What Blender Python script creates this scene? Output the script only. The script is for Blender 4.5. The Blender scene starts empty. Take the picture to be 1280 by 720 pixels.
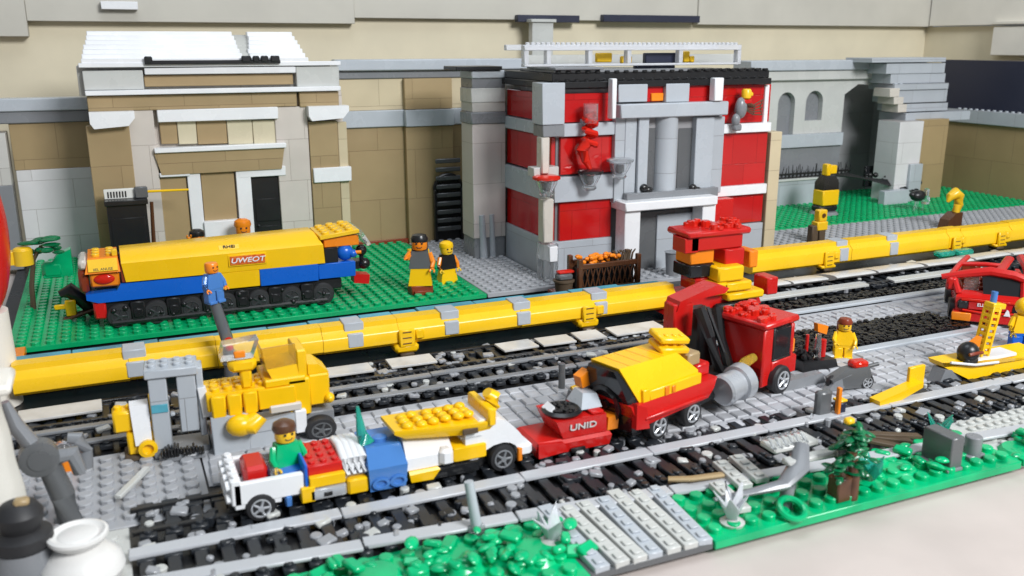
import bpy, bmesh, math, random
from mathutils import Vector, Matrix
random.seed(11)
S = 0.1                      # one unit is ten brick studs (80 mm); all lengths below are in studs
sc = bpy.context.scene
sc.unit_settings.scale_length = 0.08
COL = sc.collection
R = math.radians

# ------------------------------------------------------------------ camera, world, lamps, exposure
F, PX, PY, H = 1133.0, 640.0, 360.0, 22.0
PIT = math.atan(306 / 1133.0); YAW = R(24)
cp, sp, cy, sy = math.cos(PIT), math.sin(PIT), math.cos(YAW), math.sin(YAW)
cam = bpy.data.objects.new('camera', bpy.data.cameras.new('camera')); COL.objects.link(cam)
cam.location = (0, 0, H * S)
cam.rotation_euler = (R(90) - PIT, 0, -YAW)
cam.data.sensor_width = 36; cam.data.lens = 36 * F / 1280
cam.data.clip_start = 0.05; cam.data.clip_end = 100
cam.data.dof.use_dof = True; cam.data.dof.focus_distance = 7.2; cam.data.dof.aperture_fstop = 1.5
sc.camera = cam
w = bpy.data.worlds.new('World'); sc.world = w; w.use_nodes = True
w.node_tree.nodes['Background'].inputs[0].default_value = (0.80, 0.90, 1.0, 1)
w.node_tree.nodes['Background'].inputs[1].default_value = 0.27
sc.view_settings.view_transform = 'Standard'; sc.view_settings.look = 'None'
sc.view_settings.exposure = 0.0; sc.view_settings.gamma = 1.0

def area(name, loc, target, size, size_y, power, col):
    l = bpy.data.lights.new(name, 'AREA'); l.shape = 'RECTANGLE'; l.size = size * S; l.size_y = size_y * S
    l.energy = power; l.color = col
    o = bpy.data.objects.new(name, l); COL.objects.link(o)
    o.location = Vector(loc) * S
    o.rotation_euler = (Vector(target) - Vector(loc)).to_track_quat('-Z', 'Y').to_euler()
    return o
area('window_light', (70, -66, 98), (40, 70, 5), 58, 42, 2950, (0.98, 0.99, 1.0))
area('ceiling_light', (20, 55, 125), (32, 66, 0), 70, 60, 520, (0.86, 0.93, 1.0))

# ------------------------------------------------------------------ pixel -> layout helpers (points on real planes)
def ray(px, py):
    a = (px - PX) / F; b = -(py - PY) / F
    fx = cp + b * sp
    return (a * cy + fx * sy, -a * sy + fx * cy, -sp + b * cp)
def P(px, py, z=0.0):
    d = ray(px, py); t = (z - H) / d[2]; return (d[0] * t, d[1] * t, z)
def Q(px, py, Y):
    d = ray(px, py); t = Y / d[1]; return (d[0] * t, Y, H + d[2] * t)
def fr(x0, y0, x1, y1, Y):
    xm, ym = (x0 + x1) / 2, (y0 + y1) / 2
    return (Q(x0, ym, Y)[0], Q(x1, ym, Y)[0], Q(xm, y1, Y)[2], Q(xm, y0, Y)[2])
def onX(px, py, X):
    d = ray(px, py); t = X / d[0]; return (X, d[1] * t, H + d[2] * t)

# ------------------------------------------------------------------ materials
M = {}
def mat(name, col, rough=0.27, var=0.016, seam=None, metal=0.0, trans=0.0, bump=0.035, scale=4.0, ior=1.5, dust=0.10, mottle=None):
    m = bpy.data.materials.new(name); m.use_nodes = True
    nt = m.node_tree; N = nt.nodes; L = nt.links
    b = N['Principled BSDF']
    b.inputs['Roughness'].default_value = rough; b.inputs['Metallic'].default_value = metal
    b.inputs['IOR'].default_value = ior
    if trans: b.inputs['Transmission Weight'].default_value = trans
    tc = N.new('ShaderNodeTexCoord')
    geo = N.new('ShaderNodeNewGeometry')
    n = N.new('ShaderNodeTexNoise'); n.inputs['Scale'].default_value = scale; n.inputs['Detail'].default_value = 6
    L.new(geo.outputs['Position'], n.inputs['Vector'])
    r = N.new('ShaderNodeMix'); r.data_type = 'RGBA'
    c0 = tuple(max(0, c * (1 - var * 2)) for c in col); c1 = tuple(min(1, c * (1 + var * 2) + var * 0.01) for c in col)
    if mottle: c1 = mottle
    r.inputs['A'].default_value = (*c0, 1); r.inputs['B'].default_value = (*c1, 1)
    mr = N.new('ShaderNodeMapRange'); mr.inputs['From Min'].default_value = 0.32; mr.inputs['From Max'].default_value = 0.68
    L.new(n.outputs['Fac'], mr.inputs['Value']); L.new(mr.outputs['Result'], r.inputs['Factor'])
    out = r.outputs['Result']
    n2 = N.new('ShaderNodeTexNoise'); n2.inputs['Scale'].default_value = 70; n2.inputs['Detail'].default_value = 4
    L.new(geo.outputs['Position'], n2.inputs['Vector'])
    bmp = N.new('ShaderNodeBump'); bmp.inputs['Strength'].default_value = bump; bmp.inputs['Distance'].default_value = 0.01
    L.new(n2.outputs['Fac'], bmp.inputs['Height'])
    if seam:
        bw, bh = seam
        sx = N.new('ShaderNodeSeparateXYZ'); L.new(geo.outputs['Position'], sx.inputs[0])
        ad = N.new('ShaderNodeMath'); ad.operation = 'ADD'; L.new(sx.outputs[0], ad.inputs[0]); L.new(sx.outputs[1], ad.inputs[1])
        cb = N.new('ShaderNodeCombineXYZ'); L.new(ad.outputs[0], cb.inputs[0]); L.new(sx.outputs[2], cb.inputs[1])
        bt = N.new('ShaderNodeTexBrick'); L.new(cb.outputs[0], bt.inputs['Vector'])
        bt.inputs['Scale'].default_value = 1.0; bt.inputs['Brick Width'].default_value = bw * S; bt.inputs['Row Height'].default_value = bh * S
        bt.inputs['Mortar Size'].default_value = 0.0026; bt.inputs['Mortar Smooth'].default_value = 0.3; bt.inputs['Bias'].default_value = 0.0
        bt.inputs['Color1'].default_value = (0.91, 0.905, 0.90, 1); bt.inputs['Color2'].default_value = (1, 1, 1, 1); bt.inputs['Mortar'].default_value = (0.62, 0.59, 0.57, 1)
        mu = N.new('ShaderNodeMix'); mu.data_type = 'RGBA'; mu.blend_type = 'MULTIPLY'; mu.inputs['Factor'].default_value = 1
        L.new(out, mu.inputs['A']); L.new(bt.outputs['Color'], mu.inputs['B']); out = mu.outputs['Result']
        b2 = N.new('ShaderNodeBump'); b2.invert = True; b2.inputs['Strength'].default_value = 0.5; b2.inputs['Distance'].default_value = 0.006
        L.new(bt.outputs['Fac'], b2.inputs['Height']); L.new(bmp.outputs[0], b2.inputs['Normal']); bmp = b2
    L.new(out, b.inputs['Base Color'])
    L.new(bmp.outputs[0], b.inputs['Normal'])
    rm = N.new('ShaderNodeMapRange'); rm.inputs['To Min'].default_value = max(0.03, rough - dust); rm.inputs['To Max'].default_value = rough + dust
    L.new(n.outputs['Fac'], rm.inputs['Value']); L.new(rm.outputs['Result'], b.inputs['Roughness'])
    M[name] = m
    return m
LG = (0.44, 0.475, 0.515)
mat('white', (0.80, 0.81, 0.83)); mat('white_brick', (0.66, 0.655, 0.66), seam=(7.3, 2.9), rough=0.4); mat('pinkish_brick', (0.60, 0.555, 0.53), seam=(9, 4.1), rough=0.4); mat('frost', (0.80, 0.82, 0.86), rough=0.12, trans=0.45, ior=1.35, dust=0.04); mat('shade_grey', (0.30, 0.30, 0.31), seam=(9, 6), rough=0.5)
mat('ivory_brick', (0.60, 0.55, 0.50), seam=(3.3, 4.2), rough=0.4)
mat('ivory', (0.60, 0.56, 0.50)); mat('cream', (0.62, 0.56, 0.40)); mat('cream_brick', (0.60, 0.51, 0.34), seam=(7.7, 3.1), rough=0.45)
mat('tan', (0.375, 0.27, 0.138), rough=0.42); mat('tan_brick', (0.37, 0.27, 0.138), seam=(6.3, 5.4), rough=0.42)
mat('grey', LG); mat('grey_brick', LG, seam=(6.1, 3.3), rough=0.34); mat('pale_grey', (0.53, 0.54, 0.52))
mat('pale_grey_brick', (0.54, 0.53, 0.50), seam=(6.3, 3.4), rough=0.4)
mat('dark_grey', (0.11, 0.115, 0.12)); mat('mid_grey', (0.21, 0.22, 0.235)); mat('mid_grey_brick', (0.21, 0.22, 0.24), seam=(6, 3.6))
mat('red', (0.56, 0.012, 0.010), rough=0.26); mat('red_brick', (0.52, 0.012, 0.012), seam=(3, 3.4), rough=0.07, dust=0.03)
mat('yellow', (0.90, 0.53, 0.004), rough=0.28); mat('yellow_beam', (0.88, 0.53, 0.010), rough=0.28)
mat('orange', (0.85, 0.24, 0.01)); mat('green', (0.0, 0.36, 0.125), rough=0.27, var=0.05); mat('leaf', (0.0, 0.42, 0.16), rough=0.2, var=0.10)
mat('dark_leaf', (0.0, 0.13, 0.045), rough=0.28, var=0.15)
mat('blue', (0.006, 0.115, 0.56)); mat('smoke', (0.20, 0.21, 0.23), rough=0.12, trans=0.45, ior=1.35); mat('hub', (0.035, 0.037, 0.04), rough=0.3); mat('teal', (0.08, 0.33, 0.42), rough=0.35, var=0.15)
mat('black', (0.012, 0.012, 0.013), rough=0.3); mat('navy', (0.016, 0.020, 0.045), rough=0.4); mat('rubber', (0.02, 0.02, 0.022), rough=0.55)
mat('ballast', (0.007, 0.007, 0.008), rough=0.22, bump=0.3)
mat('brown', (0.10, 0.040, 0.018)); mat('red_brown', (0.22, 0.035, 0.012)); mat('bark', (0.09, 0.06, 0.035), rough=0.6)
mat('track_grey', (0.30, 0.31, 0.33)); mat('sleeper', (0.016, 0.019, 0.024), rough=0.36); mat('rail_grey', (0.47, 0.485, 0.51), rough=0.3); mat('silver', (0.55, 0.57, 0.60), rough=0.24, metal=0.45)
mat('clear', (0.93, 0.95, 0.97), rough=0.06, trans=0.92, ior=1.35, var=0.01, dust=0.02)
mat('clear_red', (0.85, 0.03, 0.015), rough=0.10, trans=0.35, ior=1.4, dust=0.04)
mat('clear_amber', (0.86, 0.62, 0.10), rough=0.10, trans=0.75, ior=1.35, dust=0.04)
mat('clear_teal', (0.04, 0.55, 0.42), rough=0.12, trans=0.6, ior=1.35, dust=0.04)
mat('clear_blue', (0.10, 0.30, 0.75), rough=0.12, trans=0.35, ior=1.4, dust=0.04)
mat('dark_glass', (0.015, 0.016, 0.018), rough=0.08, dust=0.03)
mat('table', (0.555, 0.487, 0.452), rough=0.5, var=0.025, scale=2.5, bump=0.03)
mat('room_cream', (0.70, 0.63, 0.47), rough=0.7, var=0.03, scale=1.5); mat('room_grey', (0.52, 0.50, 0.44), rough=0.6, var=0.03, scale=1.5)
mat('room_white', (0.78, 0.75, 0.68), rough=0.6, var=0.03, scale=1.5)
mat('ceramic', (0.74, 0.73, 0.71), rough=0.3); mat('cloth_white', (0.68, 0.66, 0.60), rough=0.7, bump=0.25)
mat('cobble', (0.42, 0.43, 0.455), rough=0.4, var=0.07, scale=6)
mat('street_grey', (0.13, 0.135, 0.145), rough=0.45, var=0.1); mat('plate_grey', (0.36, 0.37, 0.39), rough=0.38, var=0.03)
mat('skin_yellow', (0.86, 0.52, 0.02), rough=0.28); mat('sticker_red', (0.50, 0.05, 0.015), mottle=(0.75, 0.2, 0.03), scale=30)
mat('ink', (0.01, 0.01, 0.01), rough=0.5); mat('paper', (0.72, 0.72, 0.68), rough=0.5)
mat('worn_tile', (0.60, 0.595, 0.58), rough=0.33, var=0.08, scale=5)

# ------------------------------------------------------------------ mesh builder
class MB:
    def __init__(s, org=(0, 0, 0)):
        s.v = []; s.f = []; s.o = Vector(org); s.T = None; s.W = None
    def add(s, vs, fs):
        k = len(s.v)
        for p in vs:
            p = Vector(p)
            if s.W is not None: p = Vector(s.W(p))
            if s.T is not None: p = s.T @ p
            s.v.append(((p - s.o) * S)[:])
        s.f += [tuple(i + k for i in q) for q in fs]
        return s
    def box(s, x0, x1, y0, y1, z0, z1, b=0.05):
        if x1 < x0: x0, x1 = x1, x0
        if y1 < y0: y0, y1 = y1, y0
        if z1 < z0: z0, z1 = z1, z0
        b = min(b, (x1 - x0) * .3, (y1 - y0) * .3, (z1 - z0) * .3)
        vs = []; ix = {}
        for a in (0, 1):
            for c in (0, 1):
                for d in (0, 1):
                    X, Y, Z = (x0, x1)[a], (y0, y1)[c], (z0, z1)[d]
                    Xi, Yi, Zi = X + (b, -b)[a], Y + (b, -b)[c], Z + (b, -b)[d]
                    ix[a, c, d] = len(vs)
                    vs += [(X, Yi, Zi), (Xi, Y, Zi), (Xi, Yi, Z)]
        g = lambda a, c, d, k: ix[a, c, d] + k
        fs = []
        for a in (0, 1):
            fs.append((g(a,0,0,0), g(a,1,0,0), g(a,1,1,0), g(a,0,1,0)))
            fs.append((g(0,a,0,1), g(1,a,0,1), g(1,a,1,1), g(0,a,1,1)))
            fs.append((g(0,0,a,2), g(1,0,a,2), g(1,1,a,2), g(0,1,a,2)))
        for a in (0, 1):
            for c in (0, 1):
                fs.append((g(a,c,0,0), g(a,c,1,0), g(a,c,1,1), g(a,c,0,1)))
                fs.append((g(a,0,c,0), g(a,1,c,0), g(a,1,c,2), g(a,0,c,2)))
                fs.append((g(0,a,c,1), g(1,a,c,1), g(1,a,c,2), g(0,a,c,2)))
                for d in (0, 1): fs.append((g(a,c,d,0), g(a,c,d,1), g(a,c,d,2)))
        return s.add(vs, fs)
    def ring(s, rows, close0=True, close1=True):
        n = len(rows[0]); vs = [p for r in rows for p in r]; fs = []
        for k in range(len(rows) - 1):
            for i in range(n):
                j = (i + 1) % n
                fs.append((k*n+i, k*n+j, (k+1)*n+j, (k+1)*n+i))
        if close0: fs.append(tuple(range(n))[::-1])
        if close1: fs.append(tuple((len(rows)-1)*n + i for i in range(n)))
        return s.add(vs, fs)
    def lathe(s, prof, x=0, y=0, n=24, sx=1, sy_=1):
        rows = [[(x + r*sx*math.cos(2*math.pi*i/n), y + r*sy_*math.sin(2*math.pi*i/n), z) for i in range(n)] for r, z in prof]
        return s.ring(rows)
    def cyl(s, x, y, z0, z1, r, r2=None, n=14, b=0.05):
        r2 = r if r2 is None else r2; b = min(b, abs(z1-z0)*.3, r*.4)
        return s.lathe([(r, z0), (r2, z1 - b), (r2 - b, z1)], x, y, n)
    def axis(s, prof, c, d, n=20):            # lathe about direction d through c; prof = (r, t along d)
        d = Vector(d).normalized(); u = d.orthogonal().normalized(); v = d.cross(u); c = Vector(c)
        rows = [[c + d*t + (u*math.cos(2*math.pi*i/n) + v*math.sin(2*math.pi*i/n))*r for i in range(n)] for r, t in prof]
        return s.ring(rows)
    def rod(s, p0, p1, r, r2=None, n=10):
        p0, p1 = Vector(p0), Vector(p1); r2 = r if r2 is None else r2
        return s.axis([(r, 0), (r2, (p1-p0).length)], p0, p1-p0, n)
    def tube(s, pts, rs, n=10, flat=1.0):
        pts = [Vector(p) for p in pts]; rows = []
        if not hasattr(rs, '__len__'): rs = [rs]*len(pts)
        up = Vector((0.13, 0.21, 1)).normalized()
        for k, p in enumerate(pts):
            d = (pts[min(k+1, len(pts)-1)] - pts[max(k-1, 0)]).normalized()
            if abs(d.dot(up)) > .95: u = d.cross(Vector((0, 1, 0.1))).normalized()
            else: u = d.cross(up).normalized()
            v = u.cross(d)
            rows.append([p + (u*math.cos(2*math.pi*i/n) + v*flat*math.sin(2*math.pi*i/n))*rs[k] for i in range(n)])
        return s.ring(rows)
    def prism(s, poly, a0, a1, ax='y'):
        f = {'y': lambda p, a: (p[0], a, p[1]), 'x': lambda p, a: (a, p[0], p[1]), 'z': lambda p, a: (p[0], p[1], a)}[ax]
        return s.ring([[f(p, a0) for p in poly], [f(p, a1) for p in poly]])
    def loft(s, polys):                        # list of equal-length 3d loops
        return s.ring(polys)
    def ball(s, c, r, n=14, m=9):
        if not hasattr(r, '__len__'): r = (r, r, r)
        rows = []
        for k in range(m + 1):
            t = math.pi * (0.02 + 0.96 * k / m) - math.pi/2
            rows.append([(c[0] + r[0]*math.cos(t)*math.cos(2*math.pi*i/n), c[1] + r[1]*math.cos(t)*math.sin(2*math.pi*i/n), c[2] + r[2]*math.sin(t)) for i in range(n)])
        return s.ring(rows)
    def studs(s, x0, x1, y0, y1, z, r=0.3, h=0.19, n=10, pitch=1.0, jit=0.0, skip=0.0):
        nx, ny = max(1, int((x1-x0)/pitch + .01)), max(1, int((y1-y0)/pitch + .01))
        ox, oy = x0 + ((x1-x0) - nx*pitch)/2, y0 + ((y1-y0) - ny*pitch)/2
        for i in range(nx):
            for j in range(ny):
                if skip and random.random() < skip: continue
                X, Y = ox + (i+.5)*pitch + random.uniform(-jit, jit), oy + (j+.5)*pitch + random.uniform(-jit, jit)
                s.lathe([(r, z - .02), (r, z + h - .05), (r - .05, z + h)], X, Y, n)
        return s
    def cobbles(s, x0, x1, y0, y1, z, pitch=1.0, h=0.16):
        nx, ny = int((x1-x0)/pitch), int((y1-y0)/pitch)
        for j in range(ny):
            off = random.uniform(0, .5)
            for i in range(nx):
                X, Y = x0 + (i+.5+off*.6)*pitch, y0 + (j+.5)*pitch
                a, c = pitch*random.uniform(.42, .475), pitch*random.uniform(.42, .475); hh = h*random.uniform(.75, 1.2); t = random.uniform(-.03, .03)
                q = lambda k, zz, d: [(X-a*k, Y-c*k, zz-d), (X-a*k*.3, Y-c*k*1.06, zz-d), (X+a*k, Y-c*k, zz+d), (X+a*k, Y+c*k, zz+d), (X-a*k, Y+c*k, zz-d)]
                s.ring([q(1.0, z - .02, 0), q(.97, z + hh*.6, t), q(.82, z + hh, t)])
        return s
    def build(s, name, m, parent=None, sharp=38):
        me = bpy.data.meshes.new(name); me.from_pydata(s.v, [], s.f)
        bm = bmesh.new(); bm.from_mesh(me); bmesh.ops.recalc_face_normals(bm, faces=bm.faces); bm.to_mesh(me); bm.free()
        me.polygons.foreach_set('use_smooth', [True]*len(me.polygons)); me.set_sharp_from_angle(angle=R(sharp))
        me.materials.append(M[m]); me.update()
        o = bpy.data.objects.new(name, me); COL.objects.link(o)
        if parent is not None: o.parent = parent
        else: o.location = s.o * S
        return o

def tag(o, label, cat, group=None):
    o['label'] = label; o['category'] = cat
    if group: o['group'] = group
    return o
def thing(name, label, cat, loc=(0, 0, 0), rz=0, group=None, sc_=1.0):
    o = bpy.data.objects.new(name, None); COL.objects.link(o); o.empty_display_size = 0.05
    o.location = Vector(loc) * S; o.rotation_euler = (0, 0, R(rz)); o.scale = (sc_,)*3
    return tag(o, label, cat, group)
def struct(o, kind='structure'):
    o['kind'] = kind; return o
def org(t): return tuple(Vector(t.location) / S)
def copy_tree(o, parent=None):
    c = o.copy(); COL.objects.link(c)
    if parent is not None: c.parent = parent
    for ch in list(o.children): copy_tree(ch, c)
    return c
def text(name, body, loc, size, m, parent, rot=(90, 0, 0), depth=0.03, sx=1.0, shear=0):
    cu = bpy.data.curves.new(name, 'FONT'); cu.body = body; cu.size = size*S; cu.extrude = depth*S; cu.align_x = 'CENTER'; cu.align_y = 'CENTER'; cu.shear = shear
    cu.offset = 0.012*size*S
    tmp = bpy.data.objects.new(name, cu); COL.objects.link(tmp)
    dg = bpy.context.evaluated_depsgraph_get(); me = bpy.data.meshes.new_from_object(tmp.evaluated_get(dg))
    bpy.data.objects.remove(tmp); me.materials.clear(); me.materials.append(M[m])
    o = bpy.data.objects.new(name, me); COL.objects.link(o); o.parent = parent
    o.location = Vector(loc)*S; o.rotation_euler = tuple(R(a) for a in rot); o.scale = (sx, 1, 1)
    return o
def wheel(parent, x, y, z, r, w, rimmat='silver', name='wheel'):
    t = MB(); t.axis([(r*.62, -w/2-.02), (r*.9, -w/2), (r, -w/2+.12), (r, w/2-.12), (r*.9, w/2), (r*.6, w/2)], (x, y, z), (0, 1, 0), 26)
    t = t.build(name, 'rubber', parent)
    q = MB(); q.axis([(r*.66, -.04), (r*.66, .02), (r*.58, .03), (r*.50, -.05), (r*.2, -.05), (r*.2, .06), (r*.12, .06)][::-1], (x, y - w/2 - .04, z), (0, -1, 0), 22)
    for k in range(5):
        a = 2*math.pi*k/5
        q.rod((x, y-w/2-.03, z), (x + r*.55*math.cos(a), y-w/2-.03, z + r*.55*math.sin(a)), .09*r, None, 6)
    q.build('rim', rimmat, t)
    return t

# ------------------------------------------------------------------ SETTING: table, room
struct(MB((0, 0, -0.6)).box(-160, 220, -60, 109, -3.0, -0.6, .1).build('table', 'table'))
struct(MB((0, 115, 0)).box(-160, 128, 115, 117, -40, 80, .02).build('room_wall', 'room_cream'))
e = MB((0, 114, 24)); e.box(-160, -6.3, 113.4, 115.0, 22.7, 60); e.box(-6.3, 29.5, 113.6, 114.99, 24.3, 60); e.box(29.5, 80, 113.9, 114.98, 25.0, 60); e.box(80, 126.0, 113.7, 114.97, 24.6, 60)
struct(e.build('wall_panel', 'room_grey'))
rw = MB((127, 100, 0)); rw.box(126.5, 129, 20, 115.2, -40, 24.6, .02); struct(rw.build('room_side_wall', 'room_cream'))
rp = MB((126, 100, 24)); rp.box(125.4, 129, 20, 113.5, 24.7, 60); struct(rp.build('side_wall_panel', 'room_white'))
ws = MB((126, 90, 22)); ws.box(124.9, 126.3, 40, 101, 20.2, 24.4, .1); ws.box(124.6, 126.4, 40, 101.2, 24.7, 25.1, .1)  # pale board stands in for window light falling on the side wall
tag(ws.build('light_patch_board', 'room_white'), 'tall board painted pale as window light on the side wall above the black band', 'board')
for a, c, nm, lb in ((645, 722, 'navy_shelf', 'short navy blue shelf edge above the red building, near pale pillar'), (752, 872, 'navy_shelf', 'long navy blue shelf edge above the red building roof, farther along')):
    x0, x1, z0, z1 = fr(a, 21, c, 27, 113.5)
    tag(MB((x0, 113.5, z0)).box(x0, x1, 112.9, 113.88, z0-.1, z1+.2).build(nm, 'navy'), lb, 'shelf', 'navy shelf edges on the wall')
t = thing('wall_pillar', 'pale square pillar rising behind the red building roof', 'pillar', Q(676, 56, 112))
x0, x1, z0, z1 = fr(664, 24, 690, 62, 112)
MB(org(t)).box(x0, x1, 111.6, 112.8, -0.5, z1-.4).build('shaft', 'pale_grey', t)
MB(org(t)).box(x0-.3, x1+.3, 111.3, 112.9, z1-.4, z1).build('capital', 'pale_grey', t)
for a in ((344, 27, 473, 38, 'pale ledge strip on wall panel above the white roof'), (343, 22, 398, 34, '')):
    pass
x0, x1, z0, z1 = fr(126, 2, 172, 12, 113.2)
tag(MB((x0, 113.2, z0)).box(x0, x1, 112.6, 113.55, z0, z1).build('wall_ledge', 'white'), 'small white ledge on the grey wall panel, above the white roof', 'ledge')

# base board and surfaces
struct(MB((0, 60, 0)).box(-9.5, 122, 30.3, 112, -0.6, -0.06, .04).build('base_board', 'black'))
struct(MB((0, 46, 0)).box(3.0, 62, 45.0, 51.3, -.05, 0.0, .01).cobbles(3.0, 62.0, 45.0, 51.2, 0).build('street', 'cobble'))
struct(MB((60, 50, 0)).box(26, 75, 39.8, 44.95, -.05, -0.005, .01).cobbles(26.1, 75, 39.9, 44.9, 0).box(62.01, 80, 45.0, 57, -.055, -.01, .01).cobbles(62.2, 80, 45, 56.8, 0).build('pavement', 'cobble'))
struct(MB((40, 54, 0)).box(30, 61.98, 52.6, 56.6, -.05, 0.0, .01).cobbles(30, 61.9, 52.7, 56.5, 0, .8).build('far_pavement', 'cobble'))
kb = MB((40, 50, 0)); kb.box(38, 80, 47.0, 47.8, 0, .30, .08); kb.box(31, 80, 56.7, 57.5, 0, .30, .08)
struct(kb.build('kerb', 'grey'))
g = MB((50, 50, 0)); g.box(40, 61.5, 47.85, 52.55, .0, .2, .02)
for i in range(1500):
    X, Y = random.uniform(40.2, 61.3), random.uniform(48, 52.4); r_ = random.uniform(.12, .24)
    g.lathe([(r_, .15), (r_*.9, .2 + r_*.9), (r_*.4, .22 + r_)], X, Y, 5)
struct(g.build('gravel_road', 'ballast'))
g = MB((50, 59, 0)); g.box(32, 80, 57.55, 59.6, -.02, .1, .02)
for i in range(1000):
    X, Y = random.uniform(32, 80), random.uniform(57.7, 59.5); r_ = random.uniform(.12, .24)
    g.lathe([(r_, .05), (r_*.9, .1 + r_*.9), (r_*.4, .12 + r_)], X, Y, 5)
struct(g.build('gravel_strip', 'ballast'))

def plate(name, m, x0, x1, y0, y1, z, label, cat='baseplate', grp='studded baseplates', studs=True, **k):
    q = MB(((x0+x1)/2, (y0+y1)/2, z)); q.box(x0, x1, y0, y1, z-.4, z, .04)
    if studs: q.studs(x0, x1, y0, y1, z, n=8, **k)
    return tag(q.build(name, m), label, cat, grp)
plate('green_baseplate', 'green', -8.2, 29.6, 72, 103, .45, 'long green studded baseplate under the blue and yellow train', r=.34, h=.25)
plate('grey_baseplate', 'plate_grey', 29.7, 37.0, 72, 95, .45, 'grey studded baseplate before the square grey column and red building')
plate('grey_baseplate', 'plate_grey', 37.1, 63, 70.5, 98, .30, 'grey studded baseplate under the red building entrance', r=.32)
plate('green_baseplate', 'green', 70, 118, 84.2, 104, .45, 'green studded baseplate in front of the arched grey wall', r=.33)
plate('grey_baseplate', 'plate_grey', 63.2, 118, 76.5, 84.1, .43, 'strip of grey studded plate between right green plate and yellow beam', r=.33)
plate('grey_baseplate', 'plate_grey', -7.5, 2.9, 42.4, 51.2, .0, 'grey plate of big round studs beside the grey frame, lower left', r=.36, h=.24)
plate('grey_baseplate', 'pale_grey', -8.5, -.9, 35.5, 42.3, .0, 'pale grey studded plate under the white pot', r=.34)

# ------------------------------------------------------------------ back walls
def wall(name, label, loc, cat='wall'): return thing(name, label, cat, loc, group='brick walls behind the layout')
# far left wall
t = wall('brick_wall', 'low tan and white brick wall left of the tan station building', (-8, 102, 0))
o_ = org(t)
x0, x1 = Q(18, 200, 102)[0], Q(140, 200, 102)[0]
zs = [Q(70, p, 102)[2] for p in (326, 211, 153, 138, 122)]
MB(o_).box(x0, x1, 102, 104, 0, zs[1]).build('lower_course', 'white_brick', t)
MB(o_).box(x0-.1, x1, 102.1, 104, zs[1], zs[2]).build('panel', 'tan_brick', t)
MB(o_).box(x0-6, x1, 101.8, 104, zs[2], zs[3], .1).build('band', 'mid_grey', t)
MB(o_).box(x0-6, x1, 101.6, 104, zs[3], zs[4], .1).build('coping', 'grey', t)
t = wall('brick_wall', 'narrow pale grey end of the wall behind the large red ornament', (-12, 101, 0))
x0, x1 = Q(-40, 250, 101)[0], Q(18, 250, 101)[0]
MB(org(t)).box(x0, x1, 101, 103.9, 0, 8.5).build('lower_course', 'mid_grey', t)
MB(org(t)).box(x0, x1, 101.05, 103.9, 8.5, 13.6).build('panel', 'pale_grey_brick', t)
# middle wall
t = wall('brick_wall', 'tall tan wall with two grey bands between tan building and grey column', (24, 96, 0))
o_ = org(t)
xa, xb, xc = Q(425, 200, 96)[0], Q(506, 200, 96)[0], Q(650, 200, 96)[0]
zb = [Q(500, p, 96)[2] for p in (320, 158, 137, 98, 88, 74)]
MB(o_).box(xa, xc, 96, 98, 0, zb[1]).build('panel', 'tan_brick', t)
MB(o_).box(xa, xc, 95.7, 98, zb[1], zb[2], .1).build('band', 'grey', t)
MB(o_).box(xa, xc, 96, 98, zb[2], zb[3]).build('frieze', 'cream_brick', t)
MB(o_).box(xa, xc, 95.8, 98, zb[3], zb[4], .1).build('band', 'mid_grey', t)
MB(o_).box(xa, xc+4, 95.3, 98, zb[4], zb[5], .12).build('coping', 'grey', t)
q = MB(o_); q.box(xb, xb+5.4, 95.2, 95.99, 0, zb[1]-.02); q.box(xb, xb+5.4, 95.3, 95.98, zb[2]+.02, zb[3]-.02); q.build('pilaster', 'tan_brick', t)
MB(o_).box(xb-.05, xb+5.5, 94.9, 95.69, zb[1]+.02, zb[2]-.02).build('band', 'grey', t)
MB(o_).box(xa, xb+4, 95.5, 95.95, 0, .9).build('plinth', 'red_brown', t)
# arched black grille window on the middle wall
x0, x1, z0, z1 = fr(544, 218, 578, 316, 94.6)
t = thing('arched_grille', 'black arched grille window on the tan wall beside grey column', 'window', (x0, 94.6, 0))
xm, hw = (x0+x1)/2, (x1-x0)/2
arch = lambda hw, z0, z1, n=12: [(xm-hw, z0), (xm+hw, z0)] + [(xm + hw*math.cos(math.pi*i/n), z1-hw + hw*math.sin(math.pi*i/n)) for i in range(n+1)]
MB(org(t)).prism(arch(hw, max(z0, .5), z1), 94.8, 95.19).build('backing', 'black', t)
q = MB(org(t))
for k in range(9): q.box(xm-hw*.9, xm+hw*.9, 94.5, 94.78, 1.6+k*.95, 2.1+k*.95, .12)
q.build('slats', 'dark_grey', t)
q = MB(org(t)); q.box(xm-hw-.1, xm-hw+.2, 94.4, 94.95, .5, z1-hw); q.box(xm+hw-.2, xm+hw+.1, 94.4, 94.95, .5, z1-hw); q.tube([(xm+hw*math.cos(math.pi*i/12), 94.7, z1-hw+hw*math.sin(math.pi*i/12)) for i in range(13)], .2, 6); q.build('frame', 'black', t)
# small yellow brick and bench behind the figures
c = P(513, 324, .7); tag(MB(c).box(c[0]-.2, c[0]+1.9, c[1]-.5, c[1]+.5, .6, 1.7).build('yellow_brick', 'yellow'), 'olive yellow brick below the black arched grille', 'brick')
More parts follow.
